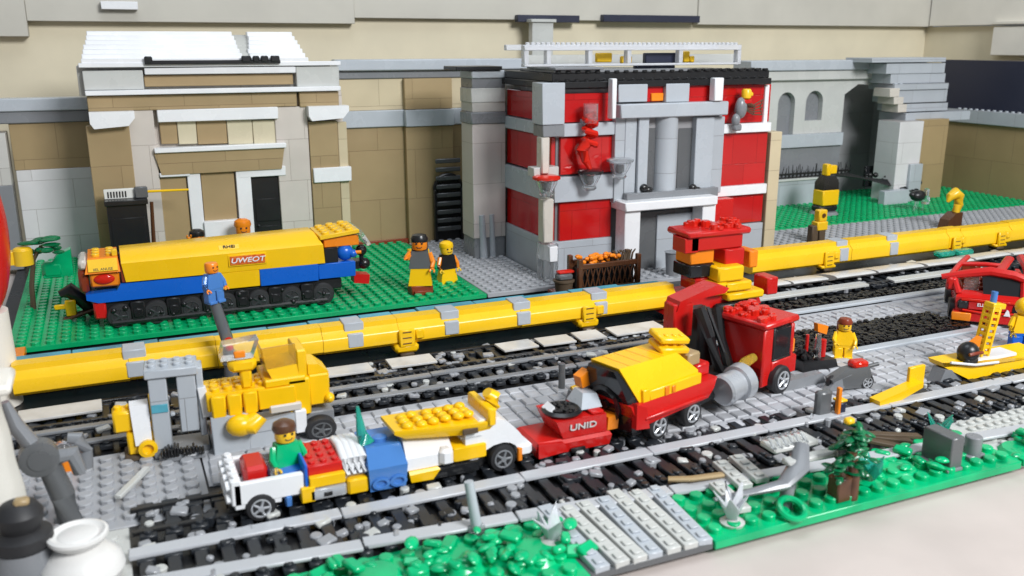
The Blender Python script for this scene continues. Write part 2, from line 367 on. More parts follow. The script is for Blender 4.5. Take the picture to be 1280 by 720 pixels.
# square grey column
t = thing('square_column', 'square pale brick column with grey bands left of the red building', 'column', (35, 86, 0))
o_ = org(t)
z = [Q(605, p, 85)[2] for p in (310, 155, 140, 128, 110, 98, 88)]
MB(o_).box(33.6, 37.05, 85, 88, .45, 2.6).build('plinth', 'mid_grey', t)
MB(o_).box(33.5, 37.08, 84.9, 88, 2.6, z[1]).build('shaft', 'pinkish_brick', t)
MB(o_).box(33.35, 37.1, 84.8, 88, z[1], z[2], .1).build('band', 'mid_grey', t)
MB(o_).box(33.5, 37.06, 84.9, 88, z[2], z[3]).build('upper_shaft', 'pale_grey_brick', t)
MB(o_).box(33.4, 37.07, 84.85, 88, z[3], z[4]).build('collar', 'pale_grey', t)
MB(o_).box(33.5, 37.06, 84.9, 88, z[4], z[5]).build('band', 'mid_grey', t)
MB(o_).box(33.4, 37.09, 84.7, 88, z[5], z[6], .1).build('cap', 'grey', t)
MB(o_).rod((34.6, 84.9, .5), (34.4, 84.9, 5.0), .42, .3).rod((35.6, 84.9, .5), (35.5, 84.9, 5.0), .35, .25).build('pipes', 'grey', t)
x0, x1, z0, z1 = fr(572, 88, 630, 92, 84)
MB(o_).box(x0, x1, 84.4, 88, z[6]+.02, z[6]+.4).build('black_slab', 'black', t)

# ------------------------------------------------------------------ tan station building
BY = 94.0
t = thing('station_building', 'wide tan and white station building with ribbed white roof', 'building', (-2, BY, 0))
o_ = org(t)
def panel(t, name, m, rect, Y, proud, back=.35, b=.06, zmin=None):
    x0, x1, z0, z1 = fr(*rect, Y)
    if zmin is not None: z0 = zmin
    return MB(org(t)).box(x0, x1, Y - proud, Y + back, z0, z1, b).build(name, m, t)
bx0, bx1 = Q(118, 200, BY)[0], Q(432, 200, BY)[0]
zt = Q(240, 118, BY)[2]
q = MB(o_); q.box(bx0, bx1, BY+.36, BY+7.5, .45, zt); q.build('wall', 'ivory_brick', t)
MB(o_).box(bx0-.6, bx1-1.0, BY+.37, BY+7.4, zt, Q(240, 80, BY)[2]-.1).build('attic', 'pale_grey_brick', t)
zc = lambda p: Q(240, p, BY)[2]
# attic and cornice
X0, X1 = Q(103, 98, BY)[0], Q(423, 98, BY)[0]
MB(o_).box(X0-.2, X1+.1, BY-.9, BY+.5, zc(82.5)-.05, zc(79)+.1).build('parapet', 'white', t)
panel(t, 'attic_block', 'pale_grey', (104, 88, 179, 112), BY, .7); panel(t, 'attic_block', 'pale_grey', (369, 83, 422, 108), BY, .7)
panel(t, 'attic_strip', 'white', (180, 84, 368, 92), BY, .75); panel(t, 'attic_panel', 'tan', (180, 93, 366, 107), BY, .2)
x0, x1 = Q(106, 112, BY)[0], Q(423, 112, BY)[0]
MB(o_).box(x0, x1, BY-1.1, BY+.4, zc(116.5), zc(110.5)).build('cornice', 'white', t)
panel(t, 'frieze', 'tan_brick', (109, 117.5, 370, 136), BY, .5); panel(t, 'frieze', 'tan_brick', (373, 114, 422, 133), BY, .55)
# capitals, pilasters
for (a, b_, c, d) in ((112, 139, 167, 160), (384, 132, 433, 150)):
    x0, x1, z0, z1 = fr(a, b_, c, d, BY - .8)
    MB(o_).prism([(x0, z1), (x1+.1, z1), (x1+.1, z0+.9), (x1-.5, z0+.2), (x0+.3, z0), (x0, z0+.5)], BY-1.6, BY-.1).build('capital', 'white', t)
panel(t, 'pilaster', 'tan_brick', (117, 156, 170, 322), BY, .6, zmin=.45); panel(t, 'pilaster', 'tan_brick', (389, 151, 424, 322), BY, .6, zmin=.45)
panel(t, 'pilaster_band', 'white', (390, 208, 437, 226), BY, .9); panel(t, 'corner_strip', 'cream_brick', (425, 152, 436, 322), BY, .35, zmin=.45)
panel(t, 'pier', 'ivory_brick', (168, 137, 200, 322), BY, .4, zmin=.45); panel(t, 'pier', 'ivory_brick', (348, 133, 388, 322), BY, .4, zmin=.45)
# upper window row
panel(t, 'lintel', 'white', (196, 135, 346, 150), BY, .85)
cols = [('tan', 200, 222), ('cream', 222, 246), ('tan', 246, 284), ('cream', 284, 316), ('cream', 316, 347)]
for m_, a, b_ in cols: panel(t, 'window_panel', m_, (a, 150, b_ - .6, 180), BY, .12 if m_ == 'tan' else .2)
panel(t, 'sill', 'white', (192, 181, 356, 187), BY, 1.0)
x0, x1, z0, z1 = fr(193, 187, 355, 214, BY)
MB(o_).prism([(x0, z1), (x1, z1), (x1-.4, z0), (x0+.5, z0)], BY-.7, BY+.3).build('canopy_band', 'tan_brick', t)
# ground floor
panel(t, 'ledge', 'white', (199, 214.5, 237, 220), BY, .65)
panel(t, 'door_panel', 'tan', (201, 221, 237, 322), BY, .15, zmin=.45); panel(t, 'door_panel', 'tan', (255, 212, 296, 322), BY, .15, zmin=.45)
panel(t, 'jamb', 'white', (238, 214, 254, 322), BY, .5, zmin=.45)
q = MB(o_); x0, x1, z0, z1 = fr(297, 208, 315, 300, BY); q.box(x0, x1, BY-.5, BY+.3, .45, z1); x0, x1, zz0, zz1 = fr(297, 208, 356, 220, BY); q.box(x0, x1, BY-.52, BY+.3, zz0, zz1); q.build('door_surround', 'white', t)
d = panel(t, 'door', 'black', (316, 221, 357, 322), BY, .1, zmin=.45)
x0, x1, z0, z1 = fr(316, 221, 357, 322, BY)
q = MB(o_)
for k in range(2): q.box(x0+.35, x1-.35, BY-.2, BY-.08, 1.6+k*2.8, 3.9+k*2.8, .05)
q.ball((x0+.5, BY-.3, 4.0), .14); q.build('door_leaf', 'black', d)
panel(t, 'low_parapet', 'white', (256, 274, 300, 322), BY, .9, zmin=.45)
# roof
ze, zr = zc(78), zc(78)+2.2
def roof(xa, xb, name):
    q = MB(o_); n = 7
    for k in range(n):
        a, b_ = k/n, (k+1)/n
        y0, y1 = BY-.8 + 6.4*a, BY-.8 + 6.4*b_ + .25
        z0, z1 = ze + 2.9*a, ze + 2.9*b_
        q.box(xa + .95*a + random.uniform(-.08, .08), xb - .5*a + random.uniform(-.08, .08), y0, y1, z0 - .3, z1, .06)
    return q.build(name, 'white', t)
roof(X0, Q(304, 60, BY)[0], 'roof'); roof(Q(309, 60, BY)[0], Q(383, 60, BY)[0], 'roof')
MB(o_).box(X0+.8, Q(375, 60, BY)[0], BY+.5, BY+7, ze-.3, ze+.6).prism([(BY+.5, ze+.55), (BY+6.8, ze+.55), (BY+6.8, ze+2.6), (BY+6.0, ze+2.6)], X0+1.2, Q(370, 60, BY)[0], 'x').build('roof_base', 'pale_grey', t)
q = MB(o_); q.box(Q(180, 80, BY)[0], Q(348, 80, BY)[0], BY-1.25, BY-.92, ze-.15, ze+.22, .05)
for a, b_ in ((180, 190), (300, 312), (314, 322), (324, 333), (336, 347)): q.box(Q(a, 80, BY)[0], Q(b_, 80, BY)[0], BY-1.4, BY-.95, ze, ze+.6, .1)
q.build('gutter', 'black', t)

# black kiosk before the station, pencil, flames
c = (Q(137, 300, 90)[0], 90, .45)
t = thing('black_kiosk', 'tall black box with white label on top beside the tan pilaster', 'kiosk', c)
x0, x1, z0, z1 = fr(137, 256, 187, 330, 90)
MB(c).box(x0, x1, 90, 92.5, .45, z1).build('body', 'black', t)
q = MB(c); q.box(x0+.25, x1-.25, 89.9, 90.05, 1.2, z1-1.2, .05); q.build('door', 'black', t)
MB(c).box(x0-.15, x1+.15, 89.7, 92.7, z1, z1+.45).build('lid', 'black', t)
MB(c).box(x0-.1, x1-.8, 91.0, 91.5, z1+.45, z1+1.35).build('label_plate', 'paper', t)
q = MB(c)
for k in range(7): q.box(x0+.2+k*.25, x0+.32+k*.25, 90.93, 91.02, z1+.6, z1+1.15, .01)
q.build('label_marks', 'ink', t)
c = (x1-.2, 90.6, z1+.5)
t = thing('paint_brush', 'thin yellow stick with black ferrule resting on the black kiosk', 'brush', c)
MB(c).rod((x1+.2, 90.9, z1+1.0), Q(236, 237, 90.4), .13, .1, 8).build('handle', 'yellow', t)
MB(c).box(x1-.9, x1+.25, 90.5, 91.3, z1+.45, z1+1.5, .1).build('ferrule', 'dark_grey', t)
t = MB((x1+.4, 91, .45)).tube([(x1+.5, 91, z1), (x1+.3, 91, 3.0), (x1+.6, 91, .45)], [.16, .2, .16], 8).build('drain_pipe', 'brown'); tag(t, 'thin brown pipe standing beside the black kiosk', 'pipe')

# green plant with yellow flower at left
c = P(42, 386, .45)
t = thing('flower_plant', 'leafy plant with big yellow flower head at left plate edge', 'plant', c)
MB().tube([(0, 0, 0), (.1, 0, 2), (.5, 0, 4.2), (1.2, 0, 5.3)], [.22, .2, .18, .14], 8).build('stem', 'bark', t)
q = MB()
for k in range(16):
    a = random.uniform(0, 6.28); r_ = random.uniform(.3, 1.7)
    q.ball((1.5 + r_*math.cos(a), r_*math.sin(a)*.7, 5.2 + random.uniform(-.5, .7)), (random.uniform(.4, .8), .4, random.uniform(.14, .25)), 8, 5)
q.build('leaves', 'dark_leaf', t)
q = MB(); q.box(.9, 2.6, 1, 2.2, 2.2, 3.6, .3); q.prism([(.9, 2.3), (3.3, 2.3), (3.3, 4.6), (2.2, 4.2)], 1.1, 2.3); q.build('green_slopes', 'leaf', t)
q = MB(); q.cyl(-.2, -.3, 3.9, 5.2, .75); q.cyl(-1.1, -.2, 4.0, 5.1, .5); q.ball((-.2, -.3, 5.2), (.7, .7, .25)); q.build('flower', 'skin_yellow', t)

# ------------------------------------------------------------------ red building
RY = 74.5
t = thing('red_building', 'three storey red and grey building with white pillars and clear roof rail', 'building', (37.3, RY, 0))
o_ = org(t)
rz = lambda p, px=720: Q(px, p, RY)[2]
xl, xr = 37.3, Q(958, 200, RY)[0]
zroof = rz(110)
MB(o_).box(xl+.5, xr-.3, RY+.5, 94.5, .3, zroof-.1).build('core', 'mid_grey', t)
lv = [('base', 'grey_brick', 345, 300), ('window', 'red_brick', 300, 251), ('band', 'grey', 251, 220), ('window', 'red_brick', 218, 171), ('band', 'grey', 170, 154), ('window', 'red_brick', 153, 117)]
xa, xb = xl, Q(766, 220, RY)[0]
for nm, m_, p0, p1 in lv:
    z0, z1 = rz(p0), rz(p1)
    if nm == 'base': z0 = .3
    pr = {'base': .15, 'window': -.1, 'band': .35}[nm]
    MB(o_).box(xa + (.8 if nm == 'window' else 0), xb, RY - pr, RY+.6, z0, z1).build(nm, m_, t)
    # left face
    MB(o_).box(xl - pr*.8, xl+.6, RY+.61, 85.2, z0, z1).build(nm, m_, t)
# right section
xc, xd = Q(899, 200, RY)[0], Q(958, 200, RY)[0]
rr = [('base', 'grey_brick', 310, 280), ('window', 'red_brick', 279, 244), ('band', 'white', 243, 231), ('window', 'red_brick', 231, 166), ('band', 'white', 165.5, 154), ('window', 'red_brick', 153.5, 106)]
for nm, m_, p0, p1 in rr:
    z0, z1 = Q(928, p0, RY)[2], Q(928, p1, RY)[2]
    if nm == 'base': z0 = .3
    pr = {'base': .2, 'window': -.05, 'band': .4}[nm]
    MB(o_).box(xc-.3, xd, RY-pr, RY+.6, z0, z1).build(nm, m_, t)
panel(t, 'corner_strip', 'cream_brick', (958.5, 165, 972, 310), RY, .1, 2.0, zmin=.3)
panel(t, 'corner_strip', 'white', (954, 106, 959, 160), RY, .2, .9)
panel(t, 'red_pier', 'red', (888, 248, 912, 283), RY-1, .6, 1.4)
# corner column
panel(t, 'corner_block', 'grey', (672, 103, 700, 155), RY, 1.0, 1.2); panel(t, 'corner_block', 'mid_grey', (673, 155.5, 700, 170), RY, .95, 1.1)
for a in ((675, 170.5, 685, 217), (677, 248, 690, 303)):
    x0, x1, z0, z1 = fr(*a, RY-.5); MB(o_).box(x0, x1, RY-.9, RY+.3, z0, z1, .12).build('corner_pillar', 'ivory', t)
panel(t, 'corner_plate', 'pale_grey', (664, 208, 695, 220), RY, .6, .8)
panel(t, 'corner_clip', 'clear', (676, 304, 694, 350), RY, .7, .9); panel(t, 'corner_clip', 'white', (682, 306, 692, 325), RY, .9, 1)
# centre portico
panel(t, 'attic_block', 'grey_brick', (768, 105, 804, 127), RY, .8); panel(t, 'attic_window', 'red_brick', (805, 104, 827, 127), RY, .3); panel(t, 'attic_block', 'grey_brick', (827, 104, 856, 127), RY, .8); panel(t, 'attic_window', 'red_brick', (856, 104, 889, 127), RY, .3)
panel(t, 'orange_pane', 'orange', (811, 116, 826, 126), RY, .5)
for a in ((761.5, 98, 767, 148), (889, 97, 900, 126)):
    x0, x1, z0, z1 = fr(*a, RY-1); MB(o_).box(x0, x1, RY-1.6, RY-.7, z0, z1, .08).build('post', 'white', t)
panel(t, 'entablature', 'grey', (767, 127.5, 900, 145), RY, 1.4, .6, .1)
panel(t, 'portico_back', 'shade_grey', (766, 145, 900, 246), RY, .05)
panel(t, 'outer_pilaster', 'grey_brick', (765, 145.5, 778, 252), RY, .5); panel(t, 'outer_pilaster', 'grey_brick', (886, 145.5, 900, 240), RY, .5)
panel(t, 'pilaster', 'grey', (777, 145.5, 791, 240), RY, .6); panel(t, 'pilaster', 'grey', (791.6, 145.5, 804, 240), RY, .9); panel(t, 'pilaster', 'grey', (863, 145.5, 885, 238), RY, .8)
x0, x1, z0, z1 = fr(821, 144, 847, 240, RY-.5)
MB(o_).lathe([((x1-x0)/2, z0), ((x1-x0)/2, z1)], (x0+x1)/2, RY-.0, 28).build('column', 'grey_brick', t)
panel(t, 'niche', 'dark_grey', (805, 160, 821, 237), RY, .12); panel(t, 'niche', 'dark_grey', (846, 160, 864, 235), RY, .12)
panel(t, 'portico_base', 'mid_grey', (775, 236, 888, 247), RY, 1.3)
for a in (805, 866): c = Q(a, 235, RY-1.0); MB(o_).ball(c, (.45, .3, .4), 10, 6).ball((c[0]+.5, c[1], c[2]-.2), (.5, .3, .3), 10, 6).build('black_finial', 'black', t)
x0, x1, z0, z1 = fr(775, 246, 889, 261, RY-1.5)
MB(o_).box(x0, x1, RY-2.6, RY+.4, z0+.2, z1-.1, .1).build('canopy', 'white', t)
for a in ((776, 262, 795, 338), (872, 258, 888, 320)):
    x0, x1, z0, z1 = fr(*a, RY-1.5); MB(o_).box(x0, x1, RY-2.2, RY-.4, .3, z1+.6, .08).build('canopy_post', 'white', t)
panel(t, 'doorway', 'dark_grey', (796, 262, 872, 338), RY, .18, zmin=.3); panel(t, 'door_leaf', 'grey_brick', (818, 266, 870, 338), RY, .4, zmin=.3)
panel(t, 'door_glass', 'clear', (845, 288, 868, 330), RY-.6, .2)
# eaves and clear roof rail
q = MB(o_); zk = rz(110); xe = Q(963, 100, RY)[0]
q.box(xl-.6, xe-.4, RY-.7, 85.0, zk, zk+.6, .06); q.box(xl-.4, xe-.5, RY-.4, 85.0, zk+.6, zk+1.35, .06); q.studs(xl-.5, xe-.5, RY-.75, RY+.25, zk+.6, h=.2); q.studs(xl-.6, xe-.2, RY-.8, RY+2.2, zk+1.35)
q.build('eaves', 'black', t)
MB(o_).box(xl-.2, Q(860, 84, RY)[0], RY-.4, RY+7, zk+1.36, zk+1.62).box(xl-.4, xl+4.5, RY-1.0, RY+5, zk+1.63, zk+1.85).build('roof_plate', 'mid_grey', t)
q = MB(o_); ry0 = RY+.2; zA, zB = zk+1.9, rz(56); x0, x1 = Q(657, 75, RY)[0], Q(928, 75, RY)[0]
q.box(x0, x1, ry0, ry0+.8, zA, zA+.22); q.box(x0, x1, ry0, ry0+.8, zB-.5, zB); q.box(x0, x1, ry0+4, ry0+4.6, zB-.5, zB)
for xx in (x0, x0+2.2, x0+6.4, x0+10.5, x0+16.2, x1-.4): q.box(xx, xx+.45, ry0+.05, ry0+.75, zA+.2, zB-.48)
q.studs(x0, x1, ry0, ry0+.8, zB, r=.2, h=.22, pitch=.5, n=8); q.build('roof_rail', 'frost', t)
for a in ((793, 86, 842, 81), (700, 88, 735, 84), (805, 66, 845, 79)): x0, x1, z0, z1 = fr(*a, RY+1.5); MB(o_).box(x0, x1, RY+1.2, RY+1.8, z0, z1, .08).build('roof_fitting', 'navy', t)
for a in ((745, 66, 765, 78), (776, 70, 790, 79), (854, 64, 862, 78), (862, 70, 868, 78)): x0, x1, z0, z1 = fr(*a, RY+2.0); MB(o_).box(x0, x1, RY+1.9, RY+2.3, z0, z1, .1).build('roof_trinket', 'skin_yellow', t)
q = MB(o_); x0, x1, z0, z1 = fr(660, 68, 925, 82, RY+5); q.box(x0, x1, RY+4.95, RY+5.3, z0, z1); q.build('roof_back_rail', 'pale_grey', t)
# clear lantern cups
def cup(px, py, Y, label, m2='clear_red'):
    c = Q(px, py, Y); u = thing('lantern_cup', label, 'lantern', c, group='clear lanterns on the red building', sc_=1.35)
    MB().lathe([(.35, -.75), (.5, -.6), (.42, -.45), (.7, .1), (.78, .35), (.6, .4), (.45, 0), (.3, -.4)], 0, 0, 18).build('cup', 'clear', u)
    MB().lathe([(.62, .42), (.95, .45), (.95, .6), (.7, .7)], 0, 0, 18).build('lid', m2, u)
    MB().lathe([(.12, -.35), (.3, -.2), (.28, .25), (.1, .4)], 0, 0, 12).build('core', 'dark_grey', u)
    MB().box(-.2, .2, .3, 1.0, -.3, .1).build('bracket', 'grey', u)
cup(683, 232, RY-1.3, 'clear cup lantern with red lid at the red building corner')
cup(737, 224, RY-1.2, 'clear cup lantern with dark lid below the red pole figure', 'dark_glass')
cup(775, 210, RY-1.3, 'small clear lantern beside the grey portico pilaster', 'clear')
# red figure on pole
c = Q(738, 165, RY-1.2)
t = thing('red_spiral', 'glossy red twisted ornament in clear tube on the facade', 'ornament', c, sc_=1.35)
pts = [(.42*math.cos(k*.9), .3*math.sin(k*.9), 1.2 - k*.10) for k in range(22)]
MB().tube(pts, [.22]*22, 8).build('coil', 'clear_red', t)
MB().tube([(-.2, 0, -.6), (-.6, 0, -1.2), (-.3, 0, -1.9), (.1, 0, -2.6)], [.42, .4, .3, .1], 10).tube([(-.5, 0, -1.0), (-.9, .1, -1.5)], [.2, .05], 8).build('tail', 'clear_red', t)
MB().lathe([(.5, 1.9), (.5, .6), (.44, .6), (.44, 1.85)], 0, 0, 16).build('tube', 'clear', t)
MB().box(-.3, .3, .4, 1.3, .4, .8).build('bracket', 'grey', t)

# ------------------------------------------------------------------ toy figures
def figure(label, loc, rz, torso='blue', legs='blue', head='skin_yellow', hair='brown', arms=None, hairkind='cap', sc_=1.0, seated=False, grp='toy figures', skirt=False, face=True, hatmat=None, pose=(10, 10)):
    arms = arms or torso
    t = thing('toy_figure', label, 'toy figure', loc, rz, grp, sc_)
    zt = 1.55
    if seated:
        MB().box(-.95, .95, -1.5, .4, 0, .75, .1).build('legs', legs, t); zt = .75
    elif skirt:
        MB().loft([[(-1.05, -.6, 0), (1.05, -.6, 0), (1.05, .6, 0), (-1.05, .6, 0)], [(-.8, -.45, 1.55), (.8, -.45, 1.55), (.8, .45, 1.55), (-.8, .45, 1.55)]]).build('skirt', legs, t)
    else:
        for s_ in (-1, 1):
            MB().box(s_*.06, s_*.97, -.5, .42, 0, 1.28, .08).box(s_*.06, s_*.97, -.72, .3, 0, .3, .06).build('leg', legs, t)
        MB().box(-.98, .98, -.45, .42, 1.25, 1.56, .06).build('hips', legs, t)
    MB().loft([[(-.98, -.5, zt), (.98, -.5, zt), (.98, .5, zt), (-.98, .5, zt)], [(-.72, -.42, zt+1.55), (.72, -.42, zt+1.55), (.72, .42, zt+1.55), (-.72, .42, zt+1.55)]]).build('torso', torso, t)
    for s_, ang in zip((-1, 1), pose):
        a = R(ang); sh = Vector((s_*.82, 0, zt+1.3)); el = sh + Vector((s_*.32, -.75*math.sin(a) - .1, -.75*math.cos(a))); ha = el + Vector((s_*-.05, -.6*math.sin(a+.5), -.6*math.cos(a+.5)))
        MB().tube([sh, el, ha], [.27, .25, .19], 8).build('arm', arms, t)
        d = (ha - el).normalized()
        pts = [ha + d*.22 + Vector((math.sin(k)*.2*1, 0, 0)) + d*(.2*math.cos(k)) for k in [x*.5 for x in range(-5, 6)]]
        MB().rod(ha, ha + d*.15, .12, None, 8).tube([ha + d*.32 + Vector((math.sin(k)*.2, 0, 0)) - d*(.2*math.cos(k)) for k in [x*.45 for x in range(-5, 6)]], .09, 6).build('hand', head, t)
    hz = zt + 1.6
    h = MB().lathe([(.36, hz-.1), (.36, hz), (.62, hz+.08), (.68, hz+.25), (.68, hz+.9), (.6, hz+1.05), (.4, hz+1.1)], 0, 0, 20).build('head', head, t)
    if face:
        q = MB()
        for s_ in (-1, 1): q.axis([(.09, 0), (.09, .05)], (s_*.24, -.64, hz+.68), (0, -1, 0), 10)
        q.tube([(-.25, -.65, hz+.4), (-.12, -.70, hz+.31), (.12, -.70, hz+.31), (.25, -.65, hz+.4)], .035, 6); q.build('face_print', 'ink', h)
    if hairkind == 'cap': MB().lathe([(.74, hz+.72), (.8, hz+.9), (.72, hz+1.25), (.4, hz+1.45), (.1, hz+1.48)], 0, .08, 18).box(-.5, .5, .2, .8, hz+.2, hz+1.0, .2).build('hair', hair, t)
    elif hairkind == 'brim': MB().lathe([(1.05, hz+.85), (1.05, hz+.95), (.72, hz+1.0), (.66, hz+1.4), (.3, hz+1.55)], 0, 0, 20).build('hat', hair, t)
    elif hairkind == 'helmet': MB().ball((0, .05, hz+.65), (.86, .88, .85)).build('helmet', hair, t)
    elif hairkind == 'long': MB().lathe([(.74, hz+.75), (.78, hz+1.0), (.6, hz+1.35), (.1, hz+1.45)], 0, .06, 18).box(-.72, .72, .15, .85, hz-.5, hz+1.0, .25).build('hair', hair, t)
    return t

# figures on the left green plate
c = P(525, 366, .5)
fb = thing('red_pedestal', 'small red brick pedestal under the black and yellow figure', 'pedestal', (c[0], c[1], .45)); MB().box(-.9, 1.1, -.5, .8, 0, .8, .08).box(-.7, .9, -.8, -.5, 0, .4).build('base', 'red_brown', fb)
figure('toy figure with black hair and dark top standing on red pedestal', (c[0]+.1, c[1]+.1, 1.25), -20, torso='dark_grey', legs='yellow', head='orange', hair='black', arms='orange', hairkind='long', skirt=True, pose=(70, 10))
c = P(559, 352, .5)
figure('toy figure in yellow skirt and black top beside the red pedestal', (c[0], c[1], .45), 10, torso='black', legs='yellow', head='skin_yellow', hair='yellow', arms='orange', hairkind='cap', skirt=True, sc_=.85)
# figure on tall dark post in front of train
c = (Q(286, 440, 58.7)[0], 58.6, .1)
top = Q(268, 378, 58.8)
t = thing('dark_post', 'slender smoky grey post rising in front of beam before the blue and yellow train', 'post', c)
MB().lathe([(.7, 0), (.7, .3), (.45, .4), (.4, 1.6), (.5, 1.7), (.36, 2.0)], 0, 0, 16).build('foot', 'smoke', t)
MB().tube([(0, 0, 1.9), (-.05, .0, 3.4), (top[0]-c[0], top[1]-c[1], top[2]-.1)], [.42, .4, .34], 12).build('stem', 'smoke', t)
MB().ball((.05, -.36, 2.5), (.24, .15, .22)).axis([(.3, 0), (.3, .06), (.2, .08)], (0, -.34, 3.3), (0, -1, 0), 14).build('red_light', 'clear_red', t)
figure('toy figure in light blue on the smoky post before the train', top, 30, torso='clear_blue', legs='clear_blue', head='orange', hair='orange', hairkind='none', sc_=.62)
# little figures half hidden behind the train
c = Q(304, 291, 91); figure('toy figure with orange head standing at white sill behind train', (c[0], 91, .45), 0, torso='orange', legs='dark_grey', head='orange', hair='orange', hairkind='cap', pose=(0, 60), sc_=1.06)
c = Q(247, 300, 90); figure('toy figure with dark raised arm and orange hood behind train', (c[0], 90, .45), 10, torso='orange', legs='brown', head='orange', hair='black', arms='black', hairkind='cap', pose=(130, 0), sc_=.95)

# flower crate in front of the red building
c = P(746, 367, .3)
t = thing('flower_crate', 'long brown lattice crate filled with orange flowers before the entrance', 'crate', c, sc_=1.18)
q = MB(); q.box(-3.6, 3.4, -.9, 1.2, 0, .45); q.build('base', 'red_brown', t)
q = MB(); q.box(-2.0, 3.2, -.8, -.6, .45, .8); q.box(-2.0, 3.2, -.82, -.58, 2.2, 2.6)
for k in range(11): q.rod((-1.9+k*.46, -.7, .7), (-1.5+k*.46, -.7, 2.3), .06, None, 6); q.rod((-1.5+k*.46, -.72, .7), (-1.9+k*.46, -.72, 2.3), .06, None, 6)
q.build('lattice', 'brown', t)
q = MB()
for xx in (-2.05, 2.95): q.box(xx, xx+.35, -.9, -.5, .45, 3.0); q.box(xx, xx+.35, .7, 1.1, .45, 3.0)
q.box(-2, 3.2, .85, 1.05, .5, 2.6); q.build('corner_posts', 'brown', t)
MB().box(-1.7, 2.9, -.5, .8, .45, 2.1).build('soil', 'black', t)
q = MB()
for k in range(40): q.ball((random.uniform(-1.6, 1.6), random.uniform(-.6, .7), 2.3+random.random()*.7), (random.uniform(.15, .35), .2, .16), 7, 5)
q.build('flowers', 'orange', t)
q = MB()
for k in range(14):
    x_ = random.uniform(1.2, 3.2); q.tube([(x_, 0, 2.2), (x_+.2, .1, 2.9), (x_+random.uniform(-.4, .5), 0, 3.2)], [.1, .08, .05], 6)
q.build('twigs', 'bark', t)
c2 = (c[0]-3.4, c[1]-.1, .84)
t = thing('small_basket', 'small brown basket with dark top at the end of flower crate', 'basket', c2)
MB().lathe([(.7, 0), (.85, 1.0), (.95, 1.0), (.95, 1.15), (.7, 1.15)], 0, 0, 16).build('body', 'bark', t); MB().box(-.7, .7, -.5, .5, 1.15, 1.7, .15).build('contents', 'dark_grey', t); MB().box(-.6, .9, -.3, .4, 1.72, 1.95, .08).build('lid', 'clear_red', t)
c = P(840, 345, .3); tag(MB(c).lathe([(.7, .3), (.6, .4), (.75, 2.6), (.85, 2.7), (.6, 2.7)], c[0], c[1], 18).build('grey_bin', 'mid_grey'), 'round grey bin beside the red building entrance', 'bin')

# ------------------------------------------------------------------ blue and yellow hopper train
TX, TY = -2.0, 74.1
t = thing('toy_train', 'blue and yellow hopper train on black wheels on green plate', 'train', (TX, TY, .45))
W = 4.6
q = MB(); q.box(.6, 19.2, .3, W-.3, 1.3, 2.2, .1)
for k in range(6): q.box(2.4+k*2.65, 3.5+k*2.65, -.05, .5, .5, 2.1, .12); q.box(2.6+k*2.65, 3.3+k*2.65, -.15, .1, .8, 1.5, .1)
for k in range(20): q.ball((1.2+k*.86, .0, random.uniform(.6, 2.0)), random.uniform(.12, .24), 8, 5)
q.tube([(1, .1, .5), (17.8, .1, .5)], .22, 8); q.build('underframe', 'black', t)
for k in range(7): wheel(t, 1.6 + k*2.65, .35, 1.0, .98, .55, 'hub')
for k in range(7): wheel(t, 1.6 + k*2.65, W-.35, 1.0, .98, .55, 'hub')
q = MB(); q.prism([(-.6, 2.55), (.2, 2.25), (8.6, 2.25), (8.6, 3.6), (1.9, 3.6), (1.6, 3.1), (-.6, 3.0)], 0, W); q.box(12.4, 17.2, -.02, W, 2.25, 3.7); q.box(17.22, 20.4, .1, W-.1, 2.3, 3.6)
q.build('blue_frame', 'blue', t)
q = MB(); q.box(8.62, 12.38, .02, W, 2.3, 3.68); q.build('yellow_brick', 'yellow', t)
h = MB(); h.loft([[(2.3, 0, 3.7), (17.8, 0, 3.7), (17.8, W, 3.7), (2.3, W, 3.7)], [(2.1, -.05, 5.2), (17.7, -.05, 5.3), (17.7, W+.05, 5.3), (2.1, W+.05, 5.2)], [(2.1, 1.1, 5.9), (17.2, 1.1, 6.2), (17.2, W-1.1, 6.2), (2.1, W-1.1, 5.9)]])
h = h.build('hopper', 'yellow', t)
s_ = MB().box(10.0, 13.0, -.12, .0, 4.15, 5.1, .03).build('sign', 'yellow', h)
MB().box(10.12, 12.88, -.17, -.1, 4.27, 5.0, .02).build('sign_panel', 'sticker_red', s_)
text('sign_lettering', 'UWEOT', (11.5, -.19, 4.63), .56, 'white', s_, sx=1.3, shear=.2)
sl = MB(); sl.T = Matrix.Translation((10.2, .5, 5.64)) @ Matrix.Rotation(R(37), 4, 'X'); sl.box(-.8, .8, -.25, .25, .0, .05, .01); sl = sl.build('small_plate', 'yellow', h)
text('plate_lettering', 'RHEI', (10.2, .46, 5.70), .42, 'ink', sl, rot=(37, 0, 0), sx=1.1)
q = MB(); q.box(2.0, 2.3, .1, W-.1, 3.65, 5.2); q.build('bulkhead', 'red_brown', t)
cb = MB(); cb.box(-.2, 1.9, .25, W-.4, 3.4, 4.6, .15); cb.loft([[(-.5, -.1, 4.6), (2.0, -.1, 4.6), (2.0, W-.2, 4.6), (-.5, W-.2, 4.6)], [(-.2, .5, 5.7), (1.9, .5, 5.7), (1.9, W-.5, 5.7), (-.2, W-.5, 5.7)]])
cb = cb.build('cab', 'orange', t)
q = MB(); q.T = Matrix.Translation((.8, .16, 5.15)) @ Matrix.Rotation(R(-28), 4, 'X'); q.box(-1.05, 1.05, -.1, -.02, -.5, .5, .02); pn = q.build('cab_panel', 'skin_yellow', cb)
for k, s2 in enumerate(('I3E NIISSIHE', 'MASEI SEIMEE', 'IIEL ANUSE')):
    text('panel_lettering', s2, (.8, .02 + .16*(2-k) - .09, 4.88 + (2-k)*.27), .3, 'ink', pn, rot=(62, 0, 0), sx=.95)
